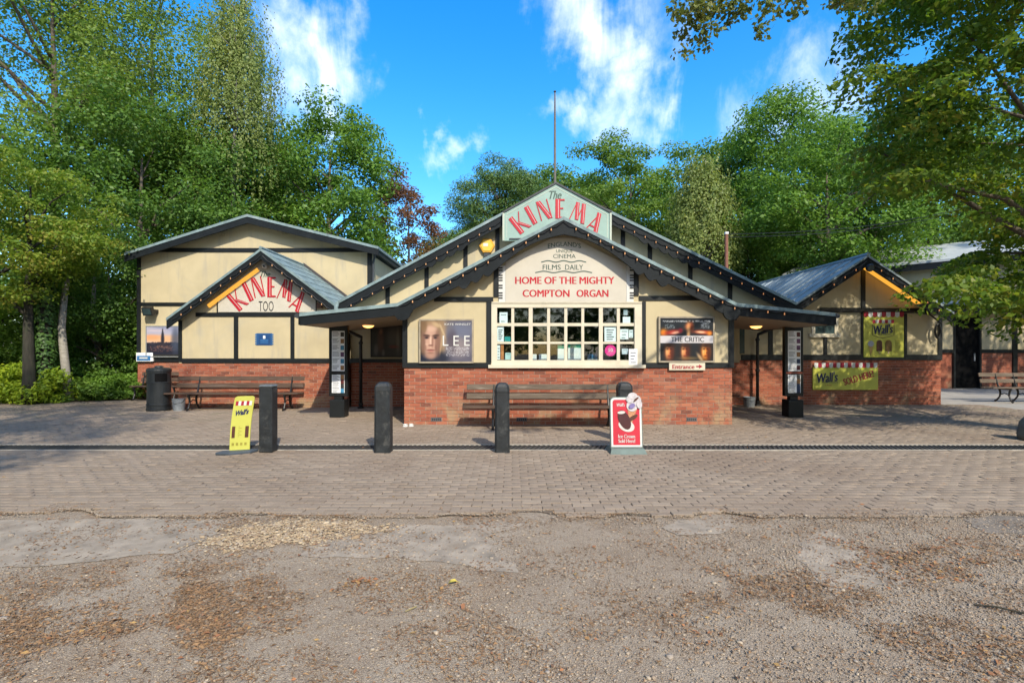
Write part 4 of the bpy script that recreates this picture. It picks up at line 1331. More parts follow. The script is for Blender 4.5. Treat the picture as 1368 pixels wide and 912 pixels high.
ltx(asg, 'TOO', 355.5, 409, 20, 13.5, D3-.007, BLACKP)
cd = thing('security_camera', 'white dome camera at the peak of the annexe gable', 'camera', (WX(353,13.6), 13.62, WZ(359,13.6)))
cx_, cz_ = WX(353.5,13.6), WZ(355,13.6)
B('mount', WHITE, cd, cx_-.05, cx_+.05, 13.58, 13.70, cz_+.03, cz_+.09)
MB().lathe(cx_, 13.60, [(.02,cz_-.075),(.06,cz_-.05),(.075,cz_),(.075,cz_+.03)], 14).build('housing', WHITE, cd, smooth=True)
MB().lathe(cx_+.01, 13.545, [(.01,cz_-.05),(.025,cz_-.04),(.03,cz_-.01),(.02,cz_+.01)], 10).build('lens', BLACKP, cd)
pq = thing('wall_plaque', 'small blue plaque with pale ribbon edges on the annexe wall', 'plaque', (WX(353,AY), AY-.01, WZ(461,AY)))
PB('plate', plain('plaque_blue',(.02,.075,.20),.35,.1), pq, 342.5, 363.5, 445, 461, AY-.01, AY-.012, AY)
PB('panel', BLUE, pq, 345.5, 360.5, 447, 459.5, AY-.012, AY-.016, AY-.0115)
for i in range(5):
    for a, b in ((340.8,343),(363,365.2)):
        PB('edge_tab', BLUE2, pq, a, b, 446+i*3.1, 447.7+i*3.1, AY-.01, AY-.0135, AY)
PB('crest', PAPER, pq, 351.5, 354.5, 448.3, 452.3, AY-.016, AY-.018, AY-.0155)
for i in range(3): PB('print_line', BLUE2, pq, 347.5, 358.5, 453.6+i*1.8, 454.4+i*1.8, AY-.016, AY-.0175, AY-.0155)
festoon('string of bulbs on the left slope of the annexe gable', [(ALE[0]+.15,ALE[1]-.05),(AAP[0],AAP[1]-.18)], 13.36, .31)
festoon('string of bulbs on the right slope of the annexe gable', [(AAP[0]+.05,AAP[1]-.2),(ARE[0]-.1,ARE[1]-.15)], 13.36, .31)
la, lb = (AAP[0]-1.55, aroof(AAP[0]-1.55)-.345), (AAP[0]-.22, aroof(AAP[0]-.22)-.345)  # glowing board on the wall, in place of the amber wash there
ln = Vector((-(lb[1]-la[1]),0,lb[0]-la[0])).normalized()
tag(MB().obox(((la[0]+lb[0])/2, AY-.025, (la[1]+lb[1])/2), (lb[0]-la[0],0,lb[1]-la[1]), (0,.03,0), ln*.10).build('amber_wash_band', AMBER_GLOW), 'glowing amber board standing in for lamp wash under the left slope of the annexe gable', 'light strip')

def downpipe(label, px, D, zt, xoff, y2):
    x = WX(px, D)
    o = thing('downpipe', label, 'downpipe', (x, D, 0), 'black rainwater pipes')
    MB().tube([(x+xoff,y2,zt),(x+xoff*.9,y2,zt-.12),(x+.02,D,zt-.32),(x,D,zt-.45),(x,D,.03)], .042, 10).build('pipe', IRON, o, smooth=True)
    for z in (.08, .95, zt-.5):
        MB().lathe(x, D, [(.058,z),(.058,z+.06)], 12).build('collar', IRON, o)
    B('shoe', IRON, o, x-.06, x+.06, D-.09, D+.05, 0, .05)
    return o
downpipe('black downpipe in the left entrance recess beside the dim poster', 482, 13.55, 2.2, -.40, 13.3)
downpipe('black downpipe with swan neck in the right entrance recess', 1012, 14.2, 2.3, .45, 13.9)
hp = thing('rain_head', 'greenish lead pipe where annexe and main hall roofs meet', 'pipe', (WX(449,12.95), 12.9, 2.36), None)
MB().tube([(WX(449,12.9),12.9,2.36),(WX(449,12.9),12.9,2.62),(WX(450,12.9),12.95,2.75)], .05, 8).build('pipe', ROOFED, hp)

# ------------------------------------------------------------------ the big side auditorium
HYD, HBY = 16.2, 15.85
hl = thing('side_auditorium', 'large cream auditorium with low pitched roof standing behind the left annexe', 'building', (-8.2, HYD, 0))
HAP = (WX(331,HBY), WZ(286.5,HBY)); HLE = (WX(167,HBY), WZ(338,HBY)); HRE = (WX(506,HBY), WZ(329.5,HBY))
def hroof(x):
    if x < HAP[0]: return HLE[1]+(HAP[1]-HLE[1])*(x-HLE[0])/(HAP[0]-HLE[0])
    return HAP[1]+(HRE[1]-HAP[1])*(x-HAP[0])/(HRE[0]-HAP[0])
hx0, hx1 = WX(184, HYD), WX(497, HYD)
wallpoly(hl, hx0, hx1, 1.2, hroof, HYD, HYD+.14)
brick_wall(hl, hx0, hx1, 0, 1.2, HYD, 120, 4)
B('side_wall', CREAM, hl, hx1-.14, hx1, HYD+.15, 28, 0, HRE[1]-.2)
B('side_wall', CREAM, hl, hx0, hx0+.14, HYD+.15, 28, 0, HLE[1]-.05)
slope(hl, HLE, HAP, 15.8, 28, ROOFED, .08); slope(hl, HAP, HRE, 15.8, 28, ROOFED, .08)
bargeboard(hl, [HLE, HAP, HRE], .27, 15.82, 15.88)
for a, b, c, d in ((183.5,188.5,345,484),(491,497,336,430)):
    PB('post', TIMBER, hl, a, b, c, d, HYD, HYD-.03, HYD+.03)
for a, b, c, d in ((188.6,490.8,331.5,336.8),(188.6,300,404,408.6),(188.6,262,477.5,483.5)):
    PB('beam', TIMBER, hl, a, b, c, d, HYD, HYD-.026, HYD+.03)
MB().tube([(hx1+.16,15.9,HRE[1]-.1),(hx1+.16,27.8,HRE[1]-.13)], .06, 8).build('gutter', LEAD, hl)
MB().tube([(hx1+.16,15.98,HRE[1]-.15),(hx1+.10,16.1,HRE[1]-.3),(hx1+.06,16.12,HRE[1]-.45),(hx1+.06,16.12,2.8)], .035, 8).build('rainwater_pipe', LEAD, hl)
for px, py in ((296,313),(381,311)):
    PB('wall_vent', plain('vent_cream',(.40,.33,.2),.8), hl, px-4, px+4, py-2.5, py+2.5, HYD, HYD-.02, HYD+.02)
p4 = thing('wall_poster', 'poster of a tower against a sunset sky on the auditorium wall', 'poster', (WX(217,16.1), 16.13, WZ(477,16.1)))
frame(p4, 194.5, 240, 435, 477, 16.1, 1.2, plain('steel_frame',(.35,.36,.36),.4,.1,5,.02,metal=.5), .095)
picture('print', p4, WX(195.7,16.11), WX(238.8,16.11), WZ(473.5,16.11), WZ(436.2,16.11), 16.11, pic_city, 48, 44)
fl = thing('floodlight', 'black square floodlight on the auditorium wall above the tower poster', 'floodlight', (WX(198,16.0), 16.0, WZ(422,16.0)))
MB().obox((WX(198,15.95), 15.95, WZ(415.5,15.95)), (.30,0,0), (0,.12,.05), (0,-.09,.24)).build('housing', IRON, fl)
MB().obox((WX(198,15.95)-.0, 15.885, WZ(416.6,15.95)), (.25,0,0), (0,.008,.004), (0,-.07,.18)).build('lens', SCREEN, fl)
B('bracket', IRON, fl, WX(203.5,16.0), WX(206,16.0), 15.97, 16.2, WZ(418,16), WZ(413,16))
bs = thing('direction_sign', 'small blue and white sign at the left corner of the auditorium', 'sign', (WX(193,16.1), 16.1, WZ(483,16.1)))
PB('board', PAPER, bs, 182, 204, 471, 482.5, 16.1, 16.1, 16.16)
PB('blue_panel', BLUE2, bs, 183, 201, 475, 481.5, 16.1, 16.092, 16.0995)
PB('pictogram', WHITE, bs, 186, 197, 477, 479, 16.09, 16.0895, 16.0915)

# ------------------------------------------------------------------ the right wing
RY, RBY = 14.4, 13.85
rw = thing('right_wing', 'cream and brick wing with steep gable and yellow ice cream boards on the right', 'building', (9.6, RY, 0))
RAP = (WX(1157,RBY), WZ(341,RBY)); RRE = (WX(1271,RBY), WZ(417,RBY)); RLE = (2*RAP[0]-RRE[0], RRE[1])
def rroof(x):
    x = min(max(x, RLE[0]), RRE[0])
    return RAP[1] - abs(x-RAP[0])*(RAP[1]-RRE[1])/(RRE[0]-RAP[0])
rx0, rx1 = 4.5, WX(1257, RY)
brick_wall(rw, rx0, rx1, 0, 1.26, RY, 296, 6)
xl = RLE[0]+.15
wallpoly(rw, xl, rx1, 1.26, rroof, RY, RY+.12)
B('wall_panel', CREAM, rw, rx0, xl-.003, RY, RY+.12, 1.26, 2.5)
B('side_wall', CREAM, rw, rx1-.12, rx1, RY+.13, 20.6, 1.26, 2.55)
B('side_plinth', BRICK_S, rw, rx1-.12, rx1, RY+.17, 20.6, 0, 1.26)
sl = slope(rw, RLE, RAP, 13.76, 20.7, METALROOF, .06); sr = slope(rw, RAP, RRE, 13.76, 20.7, METALROOF, .06)
for i in range(14):       # standing seams run down the slope, one every half metre
    y = 14.2+i*.5
    c = ((RLE[0]+RAP[0])/2, y, (RLE[1]+RAP[1])/2+.014)
    d = Vector((RAP[0]-RLE[0],0,RAP[1]-RLE[1]))
    MB().obox(c, d*.985, (0,.035,0), Vector((-d.z,0,d.x)).normalized()*.024).build('seam', METALROOF, sl)
B('eaves_board', BARGE, rw, RLE[0]-.02, RLE[0]+.02, 13.9, 20.6, RLE[1]-.24, RLE[1]-.064)
bargeboard(rw, [RLE, RAP, RRE], .30, 13.79, 13.84)
MB().tube([(RAP[0],13.75,RAP[1]+.01),(RAP[0],20.7,RAP[1]+.01)], .05, 8).build('ridge_cap', METALROOF, rw)
for a, b, c, d in ((1150,1155.5,348,473.5),(1100,1104.5,449.6,473.5),(1252.5,1258,425,473.5),(1207.5,1211,418.8,473.5),(1026,1032,412,473.5)):
    PB('post', TIMBER, rw, a, b, c, d, RY, RY-.028, RY+.03)
for a, b, c, d in ((990,1258,473.6,481),(1095,1149.8,411,417.6),(1155.7,1243,411.5,418.2)):
    PB('beam', TIMBER, rw, a, b, c, d, RY, RY-.024, RY+.03)
wf = MB()
for q in ((1083.5,1088,422,450.5),(1114,1119,422,450.5)):
    wf.box(WX(q[0],RY), WX(q[1],RY), RY-.04, RY+.02, WZ(q[3],RY), WZ(q[2],RY))
wf.box(WX(1088,RY), WX(1114,RY), RY-.04, RY+.02, WZ(425,RY), WZ(422,RY))
wf.box(WX(1080,RY), WX(1121.5,RY), RY-.07, RY+.02, WZ(450.4,RY), WZ(445.5,RY))
wn = wf.build('window', WHITEW, rw)
PB('pane', SCREEN, wn, 1088, 1114, 425, 445.5, RY, RY-.018, RY-.006)
PB('glazing_bar', plain('dark_sash',(.04,.06,.06),.5), wn, 1100.3, 1101.7, 425, 445.5, RY, RY-.026, RY-.0185)
nw = MB().box(WX(978,RY), WX(994,RY), RY-.035, RY+.01, WZ(472,RY), WZ(424,RY)).build('side_window', SCREEN, rw)
festoon('string of bulbs on the left slope of the right wing gable', [(RLE[0]+.5,RLE[1]+.2),(RAP[0]-.04,RAP[1]-.17)], 13.77, .33)
festoon('string of bulbs on the right slope of the right wing gable', [(RAP[0]+.04,RAP[1]-.17),(RRE[0]-.1,RRE[1]-.12)], 13.77, .33)
wash_band('glowing amber board standing in for lamp wash under the right slope of the right wing gable', (RAP[0]+.2,rroof(RAP[0]+.2)-.10), (RAP[0]+1.75,rroof(RAP[0]+1.75)-.10), 14.05, 14.36)
MB().tube([(WX(1092,14.3),14.3,WZ(413,14.3)),(WX(1150,14.3),14.3,WZ(415,14.3)),(WX(1200,14.3),14.3,WZ(414,14.3)),(WX(1240,14.3),14.25,WZ(420,14.3)),(WX(1254,14.3),14.2,WZ(432,14.3))], .022, 6).build('wall_cable', IRON, rw)
cl = thing('cable_coil', 'coil of dark cable hanging at the right corner of the right wing', 'cable', (WX(1253,14.2), 14.25, WZ(455,14.2)))
pth = []
for i in range(50):
    a = i/50*2*math.pi*3.3
    pth.append((WX(1253,14.25)+.07*math.sin(a)+.01*math.sin(i), 14.27-.012*(i/50)*3, WZ(442,14.25)+.2*math.cos(a)))
MB().tube(pth, .02, 6).build('coil', IRON, cl)
sc2 = thing('spotlight', 'round black spotlight at the peak of the right wing gable', 'lamp', (RAP[0]+.1, 13.72, RAP[1]-.32))
cx_, cz_ = WX(1162,13.7), WZ(357,13.7)
MB().tube([(cx_,13.66,cz_-.03),(cx_,13.70,cz_-.01),(cx_,13.79,cz_+.02)], [.10,.11,.06], 12).build('housing', IRON, sc2)
MB().tube([(cx_,13.652,cz_-.033),(cx_,13.659,cz_-.03)], .085, 12).build('lens', SCREEN, sc2)

def awning(root, px0, px1, py, n, hpx, D, start_red=True):
    w = (px1-px0)/n
    for i in range(n):
        mat = MAROON if (i % 2 == 0) == start_red else WHITE
        a, b = px0+i*w, px0+(i+1)*w
        pts = [(WX(a,D),WZ(py,D)),(WX(b,D),WZ(py,D))][::-1]
        pts = [(WX(a,D),WZ(py,D))] + [(WX(a+(b-a)*t,D), WZ(py+hpx*.72+hpx*.28*math.sin(math.pi*t),D)) for t in (0,.2,.4,.6,.8,1)] + [(WX(b,D),WZ(py,D))]
        MB().prism(pts, D-.003-(.001 if i%2 else 0), D+.002).build('awning_stripe', mat, root)
def lolly(root, px, py, w, h, D, mat, name='ice_lolly', stick=True):
    rx = w/2
    pts = [(px-rx,py+h/2),(px+rx,py+h/2)] + [(px+rx*math.cos(a), py-h/2+rx-rx*math.sin(a)) for a in np.linspace(0,math.pi,9)]
    o = MB().prism(poly_px(pts, D), D-.003, D+.001).build(name, mat, root)
    if stick: PB('stick', plain('lolly_stick',(.45,.33,.2),.6), o, px-w*.09, px+w*.09, py+h/2, py+h*.72, D, D-.002, D+.001)
s1 = thing('menu_board', 'square yellow ice cream board with awning print on the right wing wall', 'sign', (WX(1181,14.35), 14.36, WZ(477,14.35)))
DQ = 14.355
PB('board', YELLOW, s1, 1154, 1207.5, 417.5, 477, DQ, DQ, DQ+.02)
awning(s1, 1154, 1207.5, 416.8, 9, 7, DQ-.006)
awning(s1, 1165.5, 1194.5, 427, 7, 5, DQ-.006)
ltx(s1, "Wall's", 1180, 439.5, 25, 12, DQ-.008, NAVY, shear=.22, bold=.02, rot=R(5))
ltx(s1, "ICE CREAM", 1182, 446.5, 17, 2.0, DQ-.008, NAVY)
top = poly_px([(1165.5,433),(1165.8,447.5),(1172,449.8),(1180,451.2),(1188,449.8),(1194.3,447.5),(1194.6,433)], DQ-.008)
MB().tube([(x, DQ-.008, z) for x, z in top], .006, 4).build('shield_outline', NAVY, s1)
lolly(s1, 1174.8, 461.5, 7.5, 15, DQ-.008, CHOC); lolly(s1, 1187, 461.5, 8.5, 15, DQ-.008, plain('nutty_print',(.14,.085,.02),.5,.6,60,.02))
MB().prism(poly_px([(1160.3,462),(1166.2,462),(1163.3,476)][::-1], DQ), DQ-.010, DQ-.001).build('cone', plain('wafer_print',(.45,.30,.10),.6), s1)
MB().prism(poly_px([(1163.2+4*math.cos(a),459-4*math.sin(a)) for a in np.linspace(0,2*math.pi,12)[:-1]], DQ), DQ-.012, DQ-.0005).build('scoop', plain('scoop_print',(.40,.42,.48),.6,.5,50), s1)
for i in range(7): PB('print_line', plain('olive_print',(.25,.22,.03),.6), s1, 1196, 1202-(i%3), 454.5+i*2.6, 455.4+i*2.6, DQ, DQ-.003, DQ-.0005)
s2 = thing('sold_here_board', 'long yellow ice cream board reading sold here on the brick of the right wing', 'sign', (WX(1129,14.3), 14.36, WZ(520,14.3)))
DR = 14.345
PB('board', YELLOW, s2, 1086, 1173, 490.5, 520.5, DR, DR, DR+.03)
awning(s2, 1088, 1172, 484.5, 17, 7, DR-.006, False)
ltx(s2, "Wall's", 1105.5, 503.8, 27, 13, DR-.004, NAVY, shear=.25, bold=.02, rot=R(6))
ltx(s2, "ICE CREAM", 1110, 510.6, 18, 2.1, DR-.004, NAVY); ltx(s2, "CAFE", 1106.5, 514.3, 9, 2, DR-.004, MAROON)
ltx(s2, "SOLD HERE!", 1147, 504.5, 41, 9, DR-.004, MAROON, rot=R(17), bold=.022)

# ------------------------------------------------------------------ the rear buildings on the far right
BY = 20.5
rb_ = thing('rear_block', 'low rear block with black doorway beyond the right wing', 'building', (19, BY, 0))
dx0, dx1 = WX(1276,BY), WX(1308,BY)
B('wall_panel', CREAM, rb_, 12.2, dx0-.06, BY, BY+.15, 1.42, 3.3)
B('wall_panel', CREAM, rb_, dx1+.06, 26, BY, BY+.15, 1.42, 3.3)
B('lintel_panel', CREAM, rb_, dx0-.06, dx1+.06, BY, BY+.15, 2.95, 3.3)
B('brick_plinth', BRICK_S, rb_, 12.2, dx0-.06, BY+.05, BY+.16, 0, 1.42)
brick_wall(rb_, dx1+.08, 22.5, 0, 1.42, BY, 0, 9)
dd = B('door', DOORB, rb_, dx0, dx1, BY+.06, BY+.12, .03, 2.85)
B('handle', GALV, dd, dx1-.16, dx1-.12, BY+.03, BY+.06, 1.1, 1.4)
for a, b in ((dx0-.08,dx0),(dx1,dx1+.08)): B('door_jamb', TIMBER, rb_, a, b, BY-.03, BY+.13, 0, 2.95)
B('beam', TIMBER, rb_, dx1+.09, 26, BY-.03, BY+.02, 1.42, 1.56); B('beam', TIMBER, rb_, 12.2, dx0-.09, BY-.03, BY+.02, 1.42, 1.56)
B('post', TIMBER, rb_, WX(1352,BY), WX(1358,BY), BY-.05, BY+.02, 0, 3.2)
MB().obox((18.5, 21.6, 3.62), (14,0,0), (0,3.0,.62), (0,-.02,.09)).build('lean_to_roof', METALROOF, rb_)
B('fascia', BARGE, rb_, 11.5, 25.5, 20.02, 20.08, 3.0, 3.30)
B('soffit', SOFFIT, rb_, 11.6, 25.4, 20.09, 20.5, 3.1, 3.13)
# taller hall beyond, turned a little
A0, A1 = Vector((16.9, 24.8, 0)), Vector((20.3, 17.0+4.6, 0))
A0, A1 = Vector((17.2,25.6,0)), Vector((20.6,22.2,0))
d = (A1-A0).normalized(); nn = Vector((d.y,-d.x,0))   # normal to the wall
if nn.x > 0: nn = -nn
th_ = thing('tall_rear_hall', 'tall cream hall with pale sheet roof at the far right behind the trees', 'building', A0)
mid = (A0-d*3+A1+d*7)/2; Lw = (A1+d*7-(A0-d*3)).length
MB().obox((mid-nn*.1+Vector((0,0,2.85))), d*Lw, nn*.2, (0,0,5.7)).build('wall', CREAM, th_)
MB().obox((mid-nn*2.2+Vector((0,0,6.3))), d*(Lw+.6), nn*-5.2+Vector((0,0,1.5)), Vector((0,0,.10))).build('roof_slope', plain('pale_sheet_roof',(.40,.43,.45),.5,.15,1.2,.1,dirt=(.30,.33,.34)), th_)
MB().obox((mid+nn*.36+Vector((0,0,5.36))), d*(Lw+.5), nn*.05, (0,0,.30)).build('fascia', BARGE, th_)

# ------------------------------------------------------------------ benches, bins, bollards
def bench(label, x0, x1, y, legs, matS=WOOD, matB=WOODL):
    o = thing('bench', label, 'bench', ((x0+x1)/2, y, 0), 'long slatted benches by the walls')
    for i in range(3):
        yy = y-.22+i*.145
        B('seat_slat', matS, o, x0, x1, yy, yy+.125, .415-.006*i, .452-.006*i, .006)
    for z, yy in ((.56, y+.255), (.74, y+.30)):
        MB().obox(((x0+x1)/2, yy, z+.055), (x1-x0-.06,0,0), (0,.034,-.006), (0,.022,.115)).build('back_slat', matB, o, bevel=.006)
    for lx in legs:
        m = MB()
        m.tube([(lx,y-.19,.405),(lx,y-.15,.30),(lx,y-.14,.20),(lx,y-.20,.06),(lx,y-.26,.02)], [.03,.026,.022,.024,.03], 7)
        m.tube([(lx,y+.16,.39),(lx,y+.13,.28),(lx,y+.15,.16),(lx,y+.24,.05),(lx,y+.30,.02)], [.03,.026,.022,.024,.03], 7)
        m.obox((lx, y-.0, .395), (.04,0,0), (0,.42,0), (0,0,.035))
        m.tube([(lx,y+.17,.40),(lx,y+.225,.55),(lx,y+.275,.72),(lx,y+.30,.84)], [.028,.024,.022,.016], 7)
        m.tube([(lx,y-.13,.22),(lx,y,.27),(lx,y+.13,.22)], .014, 6)
        m.build('leg_frame', IRON, o)
    return o
bench('long weathered bench against the brick of the ticket office', WX(620,10.1), WX(846,10.1), 10.08, (WX(659,10.1), WX(815,10.1)), WOOD, WOODL)
bench('long dark bench in front of the left annexe', WX(226,13.15), WX(402,13.15), 13.15, (WX(258,13.15), WX(384,13.15)), WOOD, WOOD)
bench('dark bench half hidden behind the black bin', WX(178,15.7), WX(252,15.7), 15.75, (WX(183,15.7), WX(236,15.7)), WOOD, WOOD)
bench('slatted bench at the right edge before the rear block', WX(1318,15.1), WX(1450,15.1), 15.1, (WX(1342,15.1), WX(1366,15.1)), WOODL, WOODL)

bx_, by_ = WX(216,13.2), 13.1
bn = thing('litter_bin', 'tall round black litter bin at the end of the annexe bench', 'bin', (bx_, by_, 0))
MB().lathe(bx_, by_, [(0.277,0),(0.282,.05),(0.268,.06),(0.268,.13),(0.277,.14),(0.277,.18),(0.264,.19),(0.264,.98),(0.277,.985),(0.277,1.02)], 28).build('body', PLAST, bn, smooth=False)
MB().lathe(bx_, by_, [(0.280,1.02),(0.273,1.06),(0.229,1.085),(0.106,1.10),(0.088,1.13),(0.053,1.14)], 28).build('lid', PLAST, bn)
m = MB(); a0, a1 = R(-75), R(-15)
top = [];
for i in range(9):
    a = a0+(a1-a0)*i/8; top.append((bx_+(.306*.88)*math.cos(a), by_+(.306*.88)*math.sin(a)))
n0 = len(m.v)
for x, y in top: m.v += [(x,y,.74),(x,y,.95)]
for i in range(8): m.f.append((2*i,2*i+2,2*i+3,2*i+1))
m.build('aperture', DOORB, bn)
MB().lathe(bx_, by_, [(0.270,.70),(0.275,.705),(0.275,.73),(0.270,.735)], 28).build('rim_band', PLAST, bn)

def bucket(label, x, y, r, h):
    o = thing('bucket', label, 'bucket', (x, y, 0), 'small metal ash buckets')
    MB().lathe(x, y, [(r*.82,0),(r*.84,.01),(r,h),(r*1.06,h),(r*1.06,h+.012),(r*.97,h+.012),(r*.80,.03)], 18).build('pail', GALV, o)
    MB().tube([(x-r,y,h-.01),(x-r*.9,y-.08,h*.75),(x,y-r*1.08,h*.62),(x+r*.9,y-.08,h*.75),(x+r,y,h-.01)], .006, 5).build('handle', IRON, o)
bucket('grey metal bucket under the left end of the annexe bench', WX(239,13.0), 13.0, .15, .30)
bucket('grey metal bucket on the floor of the right entrance recess', WX(1001,13.9), 13.9, .16, .26)
bowl = thing('dog_bowl', 'small white bowls on the ground at the left corner of the ticket office', 'bowl', (WX(545,10.35), 10.35, 0))
for dx in (-.05, .06):
    MB().lathe(WX(545,10.35)+dx, 10.35+dx*.3, [(.055,0),(.045,.03),(.05,.05),(.042,.05),(.03,.02)], 12).build('dish', WHITE, bowl)

def bollard(label, px, dome, D=7.8, w=.235, h=1.03):
    x = WX(px, D)
    o = thing('bollard', label, 'bollard', (x, D, 0), 'black bollards along the drain')
    r = w/2
    if dome:
        c = .03
        def oct_(s, z): return [(x-r*s+c,D-r*s,z),(x+r*s-c,D-r*s,z),(x+r*s,D-r*s+c,z),(x+r*s,D+r*s-c,z),(x+r*s-c,D+r*s,z),(x-r*s+c,D+r*s,z),(x-r*s,D+r*s-c,z),(x-r*s,D-r*s+c,z)]
        m = MB()
        rings = [(1.02,0),(1.0,.05),(.97,h-.16),(.99,h-.12),(.93,h-.06),(.72,h-.02),(.45,h)]
        for s, z in rings: m.v += oct_(s, z)
        for i in range(len(rings)-1):
            for k in range(8): m.f.append((i*8+k, i*8+(k+1)%8, i*8+8+(k+1)%8, i*8+8+k))
        m.f.append(tuple(range((len(rings)-1)*8, len(rings)*8)))
        m.build('shaft', BOLL, o)
    else:
        B('shaft', BOLL, o, x-r, x+r, D-r, D+r, 0, h-.045, .014)
        B('cap', plain('bollard_cap',(.10,.115,.125),.6,.3,8,.4), o, x-r-.006, x+r+.006, D-r-.006, D+r+.006, h-.045, h, .02)
bollard('square black bollard with flat grey cap beside the yellow sign', 358.5, False, w=.20, h=1.02)
bollard('black bollard standing alone before the left entrance recess', 512.5, True, w=.24, h=1.06)
bollard('black bollard in front of the left end of the ticket office bench', 671, True, w=.225, h=1.05)
bollard('black bollard almost hidden behind the red ice cream sign', 834, True, D=8.75, w=.25, h=1.0)
sp = thing('stone_post', 'grey stone post cut by the right edge among fallen leaves', 'post', (8.95, 8.75, 0))
MB().lathe(8.98, 8.75, [(.25,0),(.26,.1),(.23,.3),(.16,.40),(.05,.43)], 14).build('stone', plain('grey_stone',(.13,.13,.11),.9,.3,6,.6), sp, smooth=True)

# red ice cream A-board
DI = 7.72
ic = thing('pavement_sign', 'red and white ice cream pavement sign with cone on top beside the drain', 'sign', (WX(837,DI), DI, 0))
x0_, x1_ = WX(817,DI), WX(858,DI)
cx_ = (x0_+x1_)/2
def lean(x, z, k=0.): return (x, DI+.10*z+k, z)
def tilt_poly(pts, y0, y1, name, mat, parent):
    m = MB(); k = len(pts)
    m.v = [lean(x, z, y0) for x, z in pts] + [lean(x, z, y1) for x, z in pts]
    m.f = [tuple(range(k)), tuple(range(2*k-1, k-1, -1))] + [(i, k+i, k+(i+1)%k, (i+1)%k) for i in range(k)]
    return m.build(name, mat, parent)
def rrect(x0, x1, z0, z1, r):
    return [(x0,z0),(x1,z0)] + [(x1-r+r*math.cos(a), z1-r+r*math.sin(a)) for a in np.linspace(0,math.pi/2,6)] + [(x0+r+r*math.cos(a), z1-r+r*math.sin(a)) for a in np.linspace(math.pi/2,math.pi,6)]
GREYB = plain('grey_green_sign_base',(.10,.14,.13),.6,.2,6,.1)
m = MB(); m.v = [(cx_-.28,DI-.16,0),(cx_+.27,DI-.16,0),(cx_+.27,DI+.3,0),(cx_-.28,DI+.3,0),(cx_-.25,DI-.10,.075),(cx_+.24,DI-.10,.075),(cx_+.24,DI+.22,.075),(cx_-.25,DI+.22,.075)]
m.f = [(0,3,2,1),(4,5,6,7),(0,1,5,4),(1,2,6,5),(2,3,7,6),(3,0,4,7)]; m.build('base', GREYB, ic)
tilt_poly(rrect(x0_-.012, x1_+.012, .07, .83, .07), .0, .05, 'frame', GREYB, ic)
tilt_poly(rrect(x0_, x1_, .085, .82, .06), -.006, -.0005, 'panel', WHITE, ic)
REDP = plain('red_print',(.45,.02,.04),.45,.08,4,.02)
tilt_poly(rrect(x0_+.028, x1_-.028, .115, .79, .04), -.0085, -.0062, 'red_field', REDP, ic)
def tl(pts, y, name, mat): return tilt_poly(pts, y-.003, y, name, mat, ic)
def ell(cx, cz, rx, rz, an=0, n=18):
    return [(cx+rx*math.cos(t)*math.cos(an)-rz*math.sin(t)*math.sin(an), cz+rx*math.cos(t)*math.sin(an)+rz*math.sin(t)*math.cos(an)) for t in np.linspace(0,2*math.pi,n,endpoint=False)]
CREAMI = plain('vanilla_print',(.52,.49,.46),.5,.15,20,.02)
tl(ell(cx_+.0,.40,.125,.085,-.35), -.010, 'ice_cream_splash', CREAMI)
tl(ell(cx_-.03,.49,.085,.155,.42), -.0135, 'chocolate_bar', plain('bar_print',(.055,.014,.016),.45,.2,12,.02))
tl(ell(cx_-.075,.60,.06,.022,.1), -.017, 'bite', CREAMI)
tl([(cx_+.05,.40),(cx_+.085,.44),(cx_+.17,.66),(cx_+.02,.66)], -.0095, 'cone', plain('wafer_sign',(.42,.20,.10),.6,.3,40))
tl(ell(cx_+.10,.52,.085,.03,.55), -.013, 'nut_piece', CHOC)
for k_, (ex, ez, rx_, rz_) in enumerate(((.09,.70,.085,.085),(.155,.78,.075,.08),(.06,.80,.06,.055),(.10,.85,.07,.05),(.20,.72,.04,.06))):
    tl(ell(cx_+ex, ez, rx_, rz_), -.0165-.0035*k_, 'scoop', plain('scoop_sign',(.46,.43,.45),.5,.25,18,.05))
tl(ell(cx_+.085,.70,.05,.035,.5), -.036, 'ripple', plain('ripple_print',(.16,.13,.30),.5,.2))
tl(ell(cx_+.15,.80,.05,.014,.7), -.036, 'sauce_line', CHOC)
def tilt_text(s, cz, w, h, z_k):
    o = lettering(ic, s, cx_, cz, w, h, DI, WHITE, bold=.03)
    for v in o.data.vertices: v.co.y = DI+.10*(v.co.z)+z_k-DI
tilt_text('Ice Cream', .245, .25, .055, -.0095); tilt_text('Sold Here!', .175, .25, .055, -.0095); 
o = lettering(ic, "Wall's", cx_-.08, .715, .12, .05, DI, WHITE, bold=.03, shear=.2)
for v in o.data.vertices: v.co.y = .10*v.co.z-.0095

